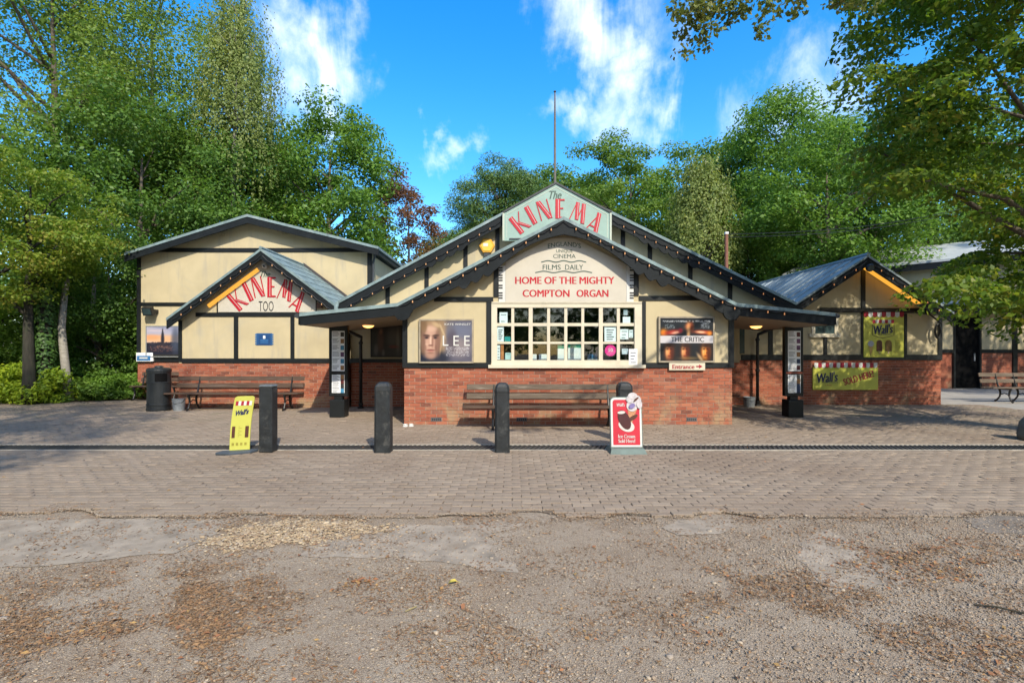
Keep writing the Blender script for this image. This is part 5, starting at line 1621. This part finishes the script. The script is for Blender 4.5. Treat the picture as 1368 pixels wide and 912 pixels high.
# yellow flexible sign
DY = 7.7
ys = thing('pavement_sign', 'narrow leaning yellow ice cream sign on a dark base beside the square bollard', 'sign', (WX(322,DY), DY, 0))
cxb = WX(319.5, DY)
m = MB(); m.flat([(cxb-.25,DY-.20),(cxb-.02,DY-.22),(cxb+.20,DY-.06),(cxb+.25,DY+.10),(cxb+.03,DY+.12),(cxb-.22,DY-.06)], 0, .045); m.build('base', plain('rubber_base',(.05,.065,.085),.6,.2), ys, bevel=.01)
def yp(u, v):       # u across 0..1, v up 0..1 on the bent, turned panel
    bend = .02*math.sin(v*math.pi)
    return (cxb-.125+.255*u + .07*v - bend, DY-.04+.09*u+.03*v, .03+.82*v)
def ypatch(u0, u1, v0, v1, name, mat, lift, nv=6, rad=False):
    m = MB()
    for i in range(nv+1):
        v = v0+(v1-v0)*i/nv
        for u in (u0, u1):
            a = yp(u, v); m.v.append((a[0], a[1]-lift, a[2]))
    for i in range(nv): m.f.append((2*i, 2*i+1, 2*i+3, 2*i+2))
    return m.build(name, mat, ys)
m = MB(); N_ = 16
def rowu(v):
    e = max(0, (v-.95)/.05); q = .12*(1-math.sqrt(max(0,1-e*e))); return q, 1-q
for i in range(N_+1):
    v = i/N_ if i < N_-3 else [.86,.94,.975,1.0][i-(N_-3)]
    a, b = rowu(v)
    for u in (a, b):
        p = yp(u, v); m.v += [p, (p[0], p[1]+.012, p[2])]
for i in range(N_):
    k = i*4
    m.f += [(k,k+2,k+6,k+4),(k+1,k+5,k+7,k+3),(k,k+4,k+5,k+1),(k+2,k+3,k+7,k+6)]
m.f += [(N_*4, N_*4+2, N_*4+3, N_*4+1)]
m.build('panel', plain('yellow_sign_print',(.44,.44,.085),.45,.06,3,.02), ys)
for i in range(6): ypatch(.10+i*.135, .10+(i+1)*.135, .83, .91, 'awning_stripe', MAROON if i % 2 == 0 else WHITE, .003)
ypatch(.08, .24, .24, .45, 'ice_lolly', CHOC, .003); ypatch(.74, .92, .24, .45, 'ice_lolly', CHOC, .003)
for i in range(7): ypatch(.40, .46+.12*(i%2), .26+i*.03, .268+i*.03, 'print_line', plain('olive_print',(.25,.22,.03),.6), .003, 1)
for i in range(4): ypatch(.10+i*.21, .22+i*.21, .10, .15, 'small_print', plain('olive_print',(.25,.22,.03),.6), .003, 1)
me = text_mesh("Wall's", .22, .05); me.name = 'lettering'
co = np.array([v.co[:] for v in me.vertices]); mn, mx_ = co.min(0), co.max(0)
off = OFF[ys.name]
arr = []
for c in co:
    u = .16+.66*(c[0]-mn[0])/(mx_[0]-mn[0]); v = .63+.10*(c[1]-mn[1])/(mx_[1]-mn[1])+.05*u
    a = yp(u, v); arr.append((a[0]-off[0], a[1]-.003-off[1], a[2]-off[2]))
me.vertices.foreach_set('co', np.array(arr, dtype=np.float32).ravel()); me.update(); link('lettering', me, NAVY, ys, off)

# wooden pole with wires behind the main hall
tp = thing('utility_pole', 'slim red brown pole standing behind the right slope of the main hall', 'pole', (WX(970.5,22), 22, 0))
px_ = WX(970.5, 22)
MB().tube([(px_,22,0),(px_,22,WZ(311,22))], [.085,.07], 10).build('post', POLE, tp)
B('cap', WHITE, tp, px_-.07, px_+.07, 21.93, 22.07, WZ(313,22), WZ(310,22))
for k_ in range(2):
    o = MB().tube([(px_+(px2:=t)*16, 22-t*3, WZ(313+k_*4,22)+t*3.2-1.1*math.sin(math.pi*t)) for t in np.linspace(0,1,14)], .012, 4).build('overhead_wire', BLACKP)
    tag(o, ('upper' if k_ == 0 else 'lower') + ' thin black wire running right from the red brown pole', 'wire', 'overhead wires')

# ------------------------------------------------------------------ trees
def leaves_mesh(C, Ldir, Nrm, Len, Wid, off):
    S = np.cross(Ldir, Nrm); S /= np.maximum(1e-6, np.linalg.norm(S, axis=1))[:,None]
    q = np.stack([C-Ldir*Len[:,None]*.5, C+S*Wid[:,None]*.5-Ldir*Len[:,None]*.06, C+Ldir*Len[:,None]*.5, C-S*Wid[:,None]*.5-Ldir*Len[:,None]*.06], 1)
    return q

def rand_dirs(rs, n):
    d = rs.normal(size=(n,3)); return d/np.linalg.norm(d, axis=1)[:,None]

def puff_leaves(rs, centers, radii, per, size, asp=.6, flat=.65, up=.8, droop=.0):
    """leaf-sized faces spread through the shells of many small clumps"""
    k = len(centers)
    w = radii**2; w = w/w.sum()
    cnt = rs.multinomial(per*k, w)
    idx = np.repeat(np.arange(k), cnt); n = len(idx)
    d = rand_dirs(rs, n); rr = rs.rand(n)**.45
    P = centers[idx] + d*rr[:,None]*radii[idx][:,None]*np.array([1,1,flat])
    P[:,2] -= droop*(rr**2)*radii[idx]
    nrm = d*.6 + np.array([0,0,up]) + rs.normal(0,.45,(n,3)); nrm /= np.linalg.norm(nrm, axis=1)[:,None]
    ld = np.cross(nrm, rand_dirs(rs, n)); ld[:,2] -= .25; ld /= np.maximum(1e-6, np.linalg.norm(ld, axis=1))[:,None]
    L_ = size*rs.lognormal(0,.22,n)
    return leaves_mesh(P, ld, nrm, L_, L_*asp, None)

def crown_puffs(rs, c, r, n, pr, lobes=6, amp=.25, inner=.45, cut=None):
    d = rand_dirs(rs, n)
    lob = rand_dirs(rs, lobes)
    f = 1 + amp*(np.max(d@lob.T, axis=1)*2-1.3)
    rr = (inner + (1-inner)*rs.rand(n)**.6)*f
    P = np.array(c) + d*rr[:,None]*np.array(r)
    R_ = pr*rs.uniform(.6,1.35,n)
    if cut is not None:
        k = cut(P); P, R_ = P[k], R_[k]
    return P, R_

def tree(name, label, x, y, h, cz, r, npuff, per, leaf, mat, trunk_r=.22, bark=BARK, seed=1, pr=None, asp=.6, flat=.65, amp=.25, inner=.45, group='woodland trees', lean=(0,0), limbs=14, limb_scale=.7, droop=0., cat='tree', cut=None, lobes=6, base_z=0.):
    rs = np.random.RandomState(seed)
    o = thing(name, label, cat, (x, y, base_z), group)
    c = np.array([x+lean[0], y+lean[1], cz])
    pr = pr or r[0]*.26
    inner = max(inner, .5); per = int(per*1.0); leaf = leaf*.84
    P, R_ = crown_puffs(rs, c, r, npuff, pr, lobes, amp, inner, cut)
    q = puff_leaves(rs, P, R_, per, leaf, asp, flat, droop=droop)
    quads('crown', q.reshape(-1,3), np.arange(len(q)*4).reshape(-1,4), mat, o, OFF[o.name])
    m = MB()
    top = np.array([c[0], c[1], cz+r[2]*.55])
    tp_ = [np.array([x, y, base_z]) + (top-np.array([x,y,base_z]))*t + np.array([math.sin(t*5+seed)*.12*h/10, math.cos(t*4+seed)*.1*h/10, 0])*(t*(1.2-t)) for t in np.linspace(0,1,9)]
    m.tube(tp_, [trunk_r*(1.25 if i == 0 else 1)*(1-.88*i/8) for i in range(9)], 9)
    for i in rs.permutation(len(P))[:limbs]:
        t = np.clip((P[i][2]-base_z - np.linalg.norm(P[i][:2]-c[:2])*.7)/(top[2]-base_z), .25, .92)
        s = np.array([np.interp(t, np.linspace(0,1,9), [p[k] for p in tp_]) for k in range(3)])
        e = P[i]; md = (s+e)/2 + np.array([0,0,.12*np.linalg.norm(e-s)]) + rs.normal(0,.05,3)*np.linalg.norm(e-s)
        r0 = trunk_r*(1-.85*t)*limb_scale
        m.tube([s, (s+md)/2+rs.normal(0,.03,3), md, (md+e)/2, e], [r0, r0*.8, r0*.6, r0*.4, r0*.18], 6)
    m.build('trunk', bark, o, smooth=True)
    return o

def weeping(name, label, x, y, h, cz, r, nstr, mat, seed, per=46, leaf=.09, slen=(1.5,4.5), bark=BIRCHB, trunk_r=.2, group='woodland trees', spread=.10):
    """birch with hanging strands of small leaves"""
    rs = np.random.RandomState(seed)
    o = thing(name, label, 'tree', (x, y, 0), group)
    d = rand_dirs(rs, nstr); d[:,2] = np.abs(d[:,2])*1.1-.55
    rr = .25+.75*rs.rand(nstr)**.7
    S = np.array([x,y,cz]) + d*rr[:,None]*np.array(r)
    Ls = rs.uniform(*slen, nstr)*(.4+.6*np.hypot(d[:,0],d[:,1]))
    idx = np.repeat(np.arange(nstr), per); n = len(idx)
    t = rs.rand(n)
    P = S[idx] + rs.normal(0, spread, (n,3))*(.4+.9*(1-t))[:,None]
    P[:,2] -= t*Ls[idx]
    sw = np.sin(t*4+idx)*.12; P[:,0] += sw*np.cos(idx*1.7); P[:,1] += sw*np.sin(idx*2.3)
    out = d[idx].copy(); out[:,2] = .25
    nrm = out + rs.normal(0,.5,(n,3)); nrm /= np.linalg.norm(nrm,axis=1)[:,None]
    ld = rs.normal(0,.5,(n,3)); ld[:,2] -= .9; ld -= nrm*np.sum(ld*nrm,1)[:,None]; ld /= np.maximum(1e-6,np.linalg.norm(ld,axis=1))[:,None]
    L_ = leaf*rs.lognormal(0,.2,n)
    q = leaves_mesh(P, ld, nrm, L_, L_*.62, None)
    quads('crown', q.reshape(-1,3), np.arange(n*4).reshape(-1,4), mat, o, OFF[o.name])
    m = MB()
    pts = [np.array([x+.25*math.sin(t_*4+seed), y, t_*(cz+r[2]*.35)]) for t_ in np.linspace(0,1,8)]
    m.tube(pts, [trunk_r*(1-.9*i/7) for i in range(8)], 9)
    for i in rs.permutation(nstr)[:26]:
        zt = max(h*.2, S[i][2]-abs(S[i][0]-x)*.9-.6); s = np.array([np.interp(zt, [p[2] for p in pts], [p[k] for p in pts]) for k in range(3)])
        m.tube([s, (s+S[i])/2+np.array([0,0,.25]), S[i]], [.05,.03,.008], 5)
    m.build('trunk', bark, o, smooth=True)
    return o

LM_MID = leafmat('leaf_mid_green', [(.040,.075,.016),(.076,.128,.026),(.108,.165,.034)])
LM_DARK = leafmat('leaf_dark_green', [(.032,.066,.018),(.060,.110,.027),(.090,.145,.034)])
LM_OAK = leafmat('leaf_oak_green', [(.038,.075,.018),(.070,.130,.026),(.11,.172,.036)])
LM_YEL = leafmat('leaf_yellowing', [(.045,.085,.014),(.085,.13,.020),(.12,.155,.026),(.17,.145,.036)], .5)
LM_NEAR = leafmat('leaf_lime_near', [(.028,.058,.010),(.055,.095,.014),(.09,.13,.020),(.15,.135,.028)], .55)
LM_BIRCH = leafmat('leaf_birch', [(.075,.095,.035),(.125,.15,.055),(.17,.18,.075)])
LM_COPPER = leafmat('leaf_copper', [(.055,.03,.028),(.12,.055,.045),(.16,.085,.06)])
LM_PINE = leafmat('needle_pine', [(.030,.060,.022),(.055,.095,.032),(.085,.125,.042)], .25)
LM_BUSH = leafmat('leaf_bright_bush', [(.09,.14,.018),(.17,.22,.022),(.27,.29,.030)], .4)
LM_IVY = leafmat('leaf_ivy', [(.015,.035,.010),(.032,.065,.018),(.055,.09,.022)], .2)

# far wood that closes the view
def far_wood():
    rs = np.random.RandomState(77)
    n = 520
    px = rs.uniform(-140, 1500, n); D = rs.uniform(36, 52, n)
    top = 7.5 + 2.5*np.sin(px*.013+1) + 1.5*np.sin(px*.041)
    P = np.stack([(px-684)/F*D, D, rs.rand(n)**.8*top], -1)
    q = puff_leaves(rs, P, rs.uniform(1.0,2.2,n), 130, .42, .6, .8)
    o = quads('far_wood', q.reshape(-1,3), np.arange(len(q)*4).reshape(-1,4), LM_DARK, None, (0,44,0), 'stuff')
    tag(o, 'dark green wood closing the view far behind the cinema', 'trees')
far_wood()
def wood_behind():
    rs = np.random.RandomState(78)
    n = 700
    an = rs.uniform(-2.0, 2.0, n); D = rs.uniform(30, 44, n)
    P = np.stack([np.sin(an)*D, -np.cos(an)*D, rs.rand(n)**.8*(17+2*np.sin(an*7))+.5], -1)
    q = puff_leaves(rs, P, rs.uniform(1.8,3.2,n), 110, .7, .6, .8)
    o = quads('wood_across_yard', q.reshape(-1,3), np.arange(len(q)*4).reshape(-1,4), LM_DARK, None, (0,-36,0), 'stuff')
    tag(o, 'belt of woodland across the yard mirrored in the window panes', 'trees')
wood_behind()

def tx(px, D): return WX(px, D)
# left group
weeping('weeping_birch', 'pale weeping birch with hanging strands against the sky left of the big cloud', tx(318,23), 23, 22, 15.2, (2.1,2.0,6.0), 420, LM_BIRCH, 3, per=64, leaf=.105, slen=(2.5,6.0), spread=.07)
tree('ash_tree', 'tall light green tree filling the upper left corner', tx(70,22), 22, 22, 14, (5.6,4.5,6.5), 210, 260, .17, leafmat('leaf_ash',[(.065,.10,.028),(.10,.145,.036),(.14,.178,.055)]), .32, seed=11, pr=1.25, amp=.35)
tree('birch_tree', 'tall yellow green birch between the corner tree and the weeping birch', tx(205,25), 25, 22, 15.0, (4.4,4,6.2), 190, 250, .16, leafmat('leaf_birch_tall',[(.07,.105,.030),(.11,.15,.042),(.155,.185,.06)]), .26, BIRCHB, 12, pr=1.05, amp=.35, flat=.9)
tree('beech_tree', 'dark green beech rising just behind the left end of the auditorium roof', tx(268,24), 24, 13, 8.6, (4.2,3.5,3.9), 150, 250, .19, LM_DARK, .3, seed=13, pr=1.1)
tree('sycamore_tree', 'broad dark tree to the left of the auditorium wall', tx(150,19), 20.5, 12, 6.8, (3.6,3,4.4), 150, 260, .17, LM_DARK, .25, seed=14, pr=.95)
tree('maple_tree', 'low spreading maple with yellowing leaves at the left edge', tx(2,13.8), 14.6, 7.0, 5.0, (1.95,1.9,2.2), 110, 230, .11, LM_YEL, .17, BARKD, 15, pr=.62, flat=.42, amp=.35, droop=.35)
tree('young_maple', 'leafy young tree behind the yellowing maple at the far left', tx(-40,17), 17, 9, 5.2, (3.2,3,4.2), 110, 240, .15, LM_MID, .2, BARKD, 16, pr=.95)
tree('holly_tree', 'dense dark holly between birch trunks and the auditorium corner', tx(135,16.9), 17.2, 6, 3.1, (2.1,1.6,2.6), 110, 250, .11, LM_DARK, .1, seed=17, pr=.6)
tree('hazel_thicket', 'tangled hazel behind the bright bush at the left edge', tx(35,17.4), 18, 5, 2.4, (2.8,1.6,2.0), 100, 240, .12, LM_MID, .08, seed=18, pr=.65)
# bare lower stems that show in the verge
def stem(label, pts, rads, bark, name='slender_birch'):
    o = thing(name, label, 'tree', pts[0], 'slender trunks in the verge')
    MB().tube(pts, rads, 9).build('trunk', bark, o, smooth=True)
stem('pale leaning birch trunk at the left verge', [(tx(92,15.2),15.2,0),(tx(88,15.2),15.2,.9),(tx(80,15.2),15.25,2.2),(tx(75,15.2),15.5,3.3),(tx(70,15.2),15.9,4.4)], [.13,.11,.10,.08,.02], BIRCHB)
stem('second pale birch trunk deeper in the verge near the auditorium', [(tx(146,17.6),17.4,0),(tx(138,17.6),17.4,1.6),(tx(131,17.6),17.4,3.0),(tx(127,17.6),17.6,4.6)], [.12,.10,.08,.02], BIRCHB)
stem('thin dark trunk beside the ivy covered one', [(tx(36,14.8),14.9,0),(tx(33,14.8),14.9,1.6),(tx(36,14.8),14.9,3.5)], [.10,.08,.06], BARKD)
rsi = np.random.RandomState(5)
iv = thing('ivy_clad_tree', 'thick dark trunk clothed in ivy under the yellowing maple', 'tree', (tx(56,14.9),15.0,0), 'slender trunks in the verge')
MB().tube([(tx(54,14.9),15.0,0),(tx(55,14.9),15.0,1.6),(tx(58,14.9),15.0,4.2)], [.22,.18,.13], 10).build('trunk', BARKD, iv, smooth=True)
zz = rsi.rand(2600)*3.6+.1; aa = rsi.uniform(0,6.28,2600); rr_i = .22+.10*rsi.rand(2600)
Pc = np.stack([tx(55,14.9)+rr_i*np.cos(aa), 15.0+rr_i*np.sin(aa), zz], -1); nr = np.stack([np.cos(aa),np.sin(aa),rsi.normal(.3,.4,2600)],-1); nr /= np.linalg.norm(nr,axis=1)[:,None]
ld = np.cross(nr, rand_dirs(rsi,2600)); ld /= np.linalg.norm(ld,axis=1)[:,None]
q = leaves_mesh(Pc, ld, nr, np.full(2600,.09), np.full(2600,.08), None)
quads('ivy', q.reshape(-1,3), np.arange(len(q)*4).reshape(-1,4), LM_IVY, iv, OFF[iv.name])

def bush(name, label, px, D, w, h, mat, seed, leaf=.075, per=230, n=40, dy=.7):
    rs = np.random.RandomState(seed); x = tx(px, D)
    o = thing(name, label, 'bush', (x, D, 0), 'bushes in the wooded verge')
    P = np.stack([x+rs.normal(0,.42,n)*w, D+rs.normal(0,.4,n)*dy, rs.rand(n)**1.2*h*.85+.08], -1)
    k = 1-((P[:,0]-x)/w)**2*.35; P[:,2] *= np.clip(k,.35,1)
    q = puff_leaves(rs, P, rs.uniform(.2,.42,n)*min(1,h), per, leaf, .65, .7)
    quads('foliage', np.maximum(q.reshape(-1,3), np.array([-1e9,-1e9,.02])), np.arange(len(q)*4).reshape(-1,4), mat, o, OFF[o.name])
    m = MB()
    for i in range(8):
        e = P[rs.randint(n)]; m.tube([(x+rs.normal(0,.15),D,0),((x+e[0])/2,(D+e[1])/2,e[2]*.6),tuple(e)], [.018,.013,.006], 5)
    m.build('stem', BARK, o)
bush('bramble_bush', 'bright yellow green bush at the foot of the left verge', 42, 15.0, 1.25, 1.15, LM_BUSH, 1, .085, 240, 60)
bush('bramble_bush', 'bright green bush cut by the left edge of the view', -28, 15.2, 1.0, 1.2, LM_BUSH, 2, .085, 220, 40)
bush('bramble_bush', 'low mid green bramble between the bright bush and the birch trunk', 110, 15.6, 1.0, .62, LM_MID, 3, .08, 220, 40)
bush('bramble_bush', 'low dark bramble beside the left corner of the auditorium', 160, 16.1, .9, .7, LM_OAK, 4, .075, 220, 40)
bush('evergreen_bush', 'tall dark bush against the left corner of the auditorium', 165, 17.3, .9, 2.6, LM_DARK, 5, .09, 260, 60)
bush('evergreen_bush', 'dark bush behind the bright bush near the ivy trunk', 70, 16.6, 1.5, 1.9, LM_OAK, 6, .09, 240, 60)
bush('evergreen_bush', 'mid height bush at the far left under the maple', 5, 16.4, 1.2, 1.7, LM_MID, 7, .09, 240, 50)

# behind the roofs
tree('oak_tree', 'rounded oak with clear outline behind the auditorium roof', tx(440,27), 27, 15, 9.3, (3.5,3.2,5.0), 150, 260, .20, LM_OAK, .3, seed=21, pr=.95, amp=.3)
tree('lime_tree', 'dark green tree behind the auditorium ridge left of the oak', tx(345,29), 29, 14, 8.8, (3.6,3,4.6), 120, 240, .21, LM_MID, .3, seed=22, pr=1.05)
tree('copper_beech', 'thin reddish copper beech right of the oak', tx(545,31), 31, 13, 8.3, (2.0,2,4.2), 90, 110, .19, LM_COPPER, .16, seed=23, pr=.62, amp=.4)
tree('copper_beech', 'low reddish sapling at the left foot of the main hall roof', tx(598,29), 29, 8, 5.6, (2.2,1.5,2.0), 60, 130, .17, leafmat('leaf_rusty',[(.07,.05,.025),(.12,.07,.03),(.08,.09,.03)]), .12, seed=24, pr=.6)
tree('scots_pine', 'flat topped pine left of the mint roof sign', tx(668,36), 36, 15, 11.4, (2.9,2.6,2.9), 80, 620, .24, LM_PINE, .26, PINEB, 25, pr=1.05, asp=.24, flat=.5, amp=.45, inner=.6, limbs=34)
tree('scots_pine', 'smaller pine leaning out at the lower left of the flat topped pine', tx(625,35), 35, 10.5, 8.6, (2.3,2,1.9), 55, 600, .24, LM_PINE, .18, PINEB, 26, pr=1.0, asp=.24, flat=.5, amp=.4, limbs=20)
tree('oak_tree', 'dark round tree directly behind the flagpole', tx(748,39), 39, 15, 10.6, (4.1,3,5.6), 140, 240, .25, LM_DARK, .3, seed=27, pr=1.15)
tree('false_acacia', 'airy tree with layered branches right of the flagpole', tx(842,33), 33, 15.5, 10.2, (3.5,3,5.0), 110, 230, .20, leafmat('leaf_acacia',[(.045,.08,.018),(.08,.13,.028),(.12,.17,.04)]), .26, seed=28, pr=.95, flat=.4, amp=.4)
weeping('silver_birch', 'pale drooping silver birch above the right slope of the main hall', tx(938,28), 28, 15.5, 9.8, (2.1,2,4.7), 420, LM_BIRCH, 29, per=60, leaf=.14, slen=(1.2,3.4), spread=.16)
tree('oak_tree', 'tall oak right of the silver birch with its crown against the sky', tx(1060,33), 33, 17.5, 11.6, (4.2,3.5,5.9), 170, 260, .23, LM_OAK, .36, seed=30, pr=1.2, amp=.3)
tree('beech_tree', 'broad beech behind the ridge of the right wing', tx(1105,26), 26, 12, 8.2, (4.0,3,4.2), 140, 260, .19, LM_OAK, .3, seed=31, pr=1.05, flat=.5)
tree('holm_oak', 'dark evergreen low behind the red brown pole', tx(1010,30.5), 31.5, 9, 5.9, (2.9,2.5,3.4), 90, 240, .20, LM_DARK, .2, seed=32, pr=.85)
tree('oak_tree', 'dark oak behind the tall rear hall on the right', tx(1215,33), 33, 17, 10.5, (5.0,4,6.5), 150, 250, .23, LM_DARK, .36, seed=33, pr=1.3)
tree('oak_tree', 'dark oak at the right edge far behind the near lime tree', tx(1370,30), 30, 17, 10, (5.5,4,7), 120, 240, .24, LM_DARK, .36, seed=34, pr=1.4)

tree('hornbeam_tree', 'mid green tree line filling between flagpole and airy tree', tx(795,41), 41, 17, 10.8, (4.4,3,5.8), 110, 210, .27, LM_MID, .3, seed=35, pr=1.3)
tree('hornbeam_tree', 'green tree filling low behind airy tree and silver birch', tx(890,39), 39, 17, 10.6, (4.4,3,6.0), 110, 210, .27, LM_OAK, .3, seed=36, pr=1.3)
tree('hornbeam_tree', 'tall green tree between silver birch and tall oak', tx(990,37), 37, 17, 11.4, (3.9,3,6.6), 120, 210, .26, LM_DARK, .3, seed=37, pr=1.25)
tree('hornbeam_tree', 'low green tree between the pines and the mint roof sign', tx(705,43), 43, 15, 10.0, (4.2,3,5.0), 90, 210, .28, LM_MID, .3, seed=38, pr=1.4)
tree('hornbeam_tree', 'deep green tree behind the right wing under the near lime', tx(1170,29), 29, 13, 8.0, (4.2,3,5.0), 110, 210, .21, LM_DARK, .3, seed=39, pr=1.2)
# near lime tree on the right, trunk just out of frame
NX, NY = 10.6, 8.6
def near_cut(P):
    px = 684 + P[:,0]/np.maximum(.1,P[:,1])*F; py = HY-(P[:,2]-EYE)/np.maximum(.1,P[:,1])*F
    left = 1165 + np.clip(180-py, 0, 200)*-.10 + np.clip(py-200,0,300)*.5 + 120*np.exp(-((py-315)/34.)**2)
    return (P[:,1] > 6.2) & ((px > left) & (py < 420) & (px < 1560))
nt_ = tree('lime_tree', 'large near lime tree overhanging the whole right edge with yellowing leaves', NX, NY, 12, 6.6, (5.2,3.4,4.9), 460, 440, .115, LM_NEAR, .34, BARK, 41, pr=.66, flat=.34, amp=.2, inner=.35, limbs=34, limb_scale=.28, droop=.45, cut=near_cut, group='trees in front of the cinema')
# an outer bough reaching across the top of the view
rsb = np.random.RandomState(9)
bough = [(NX,NY,4.6),(8.6,7.6,6.6),(6.6,6.4,6.6),(4.8,5.5,5.9),(3.4,4.95,5.35),(2.2,4.7,4.95)]
MB().tube(bough, [.12,.085,.06,.04,.024,.010], 7).build('bough', BARK, nt_)
Pb = []
for i in range(30):
    t = .3+.7*rsb.rand(); k = min(len(bough)-2, int(t*(len(bough)-1))); u = t*(len(bough)-1)-k
    a = np.array(bough[k])*(1-u)+np.array(bough[k+1])*u
    Pb.append(a + rsb.normal(0,.12,3))
for px, py, n in ((925,30,8),(945,48,5),(935,8,8),(985,8,8),(1030,5,6),(1022,38,2),(965,15,6),(1070,-2,7),(1125,-4,8),(915,64,1),(1160,0,6),(910,20,4)):
    D = 4.7
    for _ in range(n): Pb.append(np.array([WX(px,D), D, WZ(py,D)]) + rsb.normal(0,.055,3))
Pb = np.array(Pb)
q = puff_leaves(rsb, Pb, rsb.uniform(.06,.13,len(Pb)), 22, .05, .62, .7)
quads('bough_foliage', q.reshape(-1,3), np.arange(len(q)*4).reshape(-1,4), leafmat('leaf_bough',[(.045,.062,.022),(.075,.095,.032),(.12,.115,.045)],.3), nt_, OFF[nt_.name])

tree('oak_tree', 'oak just left of the view whose crown dapples the left paving with shade', -7.6, 2.6, 11, 7.6, (3.4,3.2,2.8), 90, 190, .15, LM_OAK, .3, seed=45, pr=.8, amp=.35, group='trees in front of the cinema')

tree('oak_tree', 'oak standing outside the view on the right that shades the rear yard', 22.0, 13.2, 12, 7.4, (4.2,3.6,3.6), 110, 220, .17, LM_OAK, .3, seed=46, pr=1.0, amp=.3, group='trees in front of the cinema')
tree('oak_tree', 'sparse oak behind the photographer that dapples the left of the yard', -5.8, -2.8, 12, 8.2, (3.0,2.8,2.4), 70, 150, .15, LM_OAK, .28, seed=47, pr=.8, amp=.35, group='trees in front of the cinema')
gx, gy = gpx(604.5, 777)
fy = thing('fallen_leaf', 'single bright yellow leaf lying on the near tarmac', 'leaf', (gx, gy, -.012))
m = MB(); m.v = [(gx-.03,gy-.004,-.010),(gx-.012,gy-.018,.006),(gx+.02,gy-.012,.012),(gx+.034,gy+.004,.002),(gx+.012,gy+.018,.016),(gx-.014,gy+.014,.010)]; m.f = [(0,1,2,3,4,5)]
m.build('blade', plain('yellow_leaf',(.42,.34,.06),.6,.15,40,.1), fy)
MB().tube([(gx+.034,gy+.004,.002),(gx+.05,gy+.01,-.008)], .0015, 5).build('stalk', plain('yellow_leaf',(.50,.40,.05)), fy)
a_, b_ = gpx(1300, 806), gpx(1385, 822)
st = MB().tube([(a_[0],a_[1],-.004),(a_[0]*.6+b_[0]*.4,a_[1]*.6+b_[1]*.4+.015,.004),(b_[0],b_[1],-.002)], [.003,.006,.005], 7).build('fallen_stick', BARKD)
tag(st, 'short dark stick lying on the gravel at the right edge', 'stick')
a_, b_ = gpx(541, 815), gpx(556, 810)
st = MB().tube([(a_[0],a_[1],-.006),(b_[0],b_[1],.002)], [.004,.006], 6).build('fallen_stick', plain('pale_twig',(.22,.18,.09),.8))
tag(st, 'tiny pale twig on the near tarmac left of centre', 'stick')
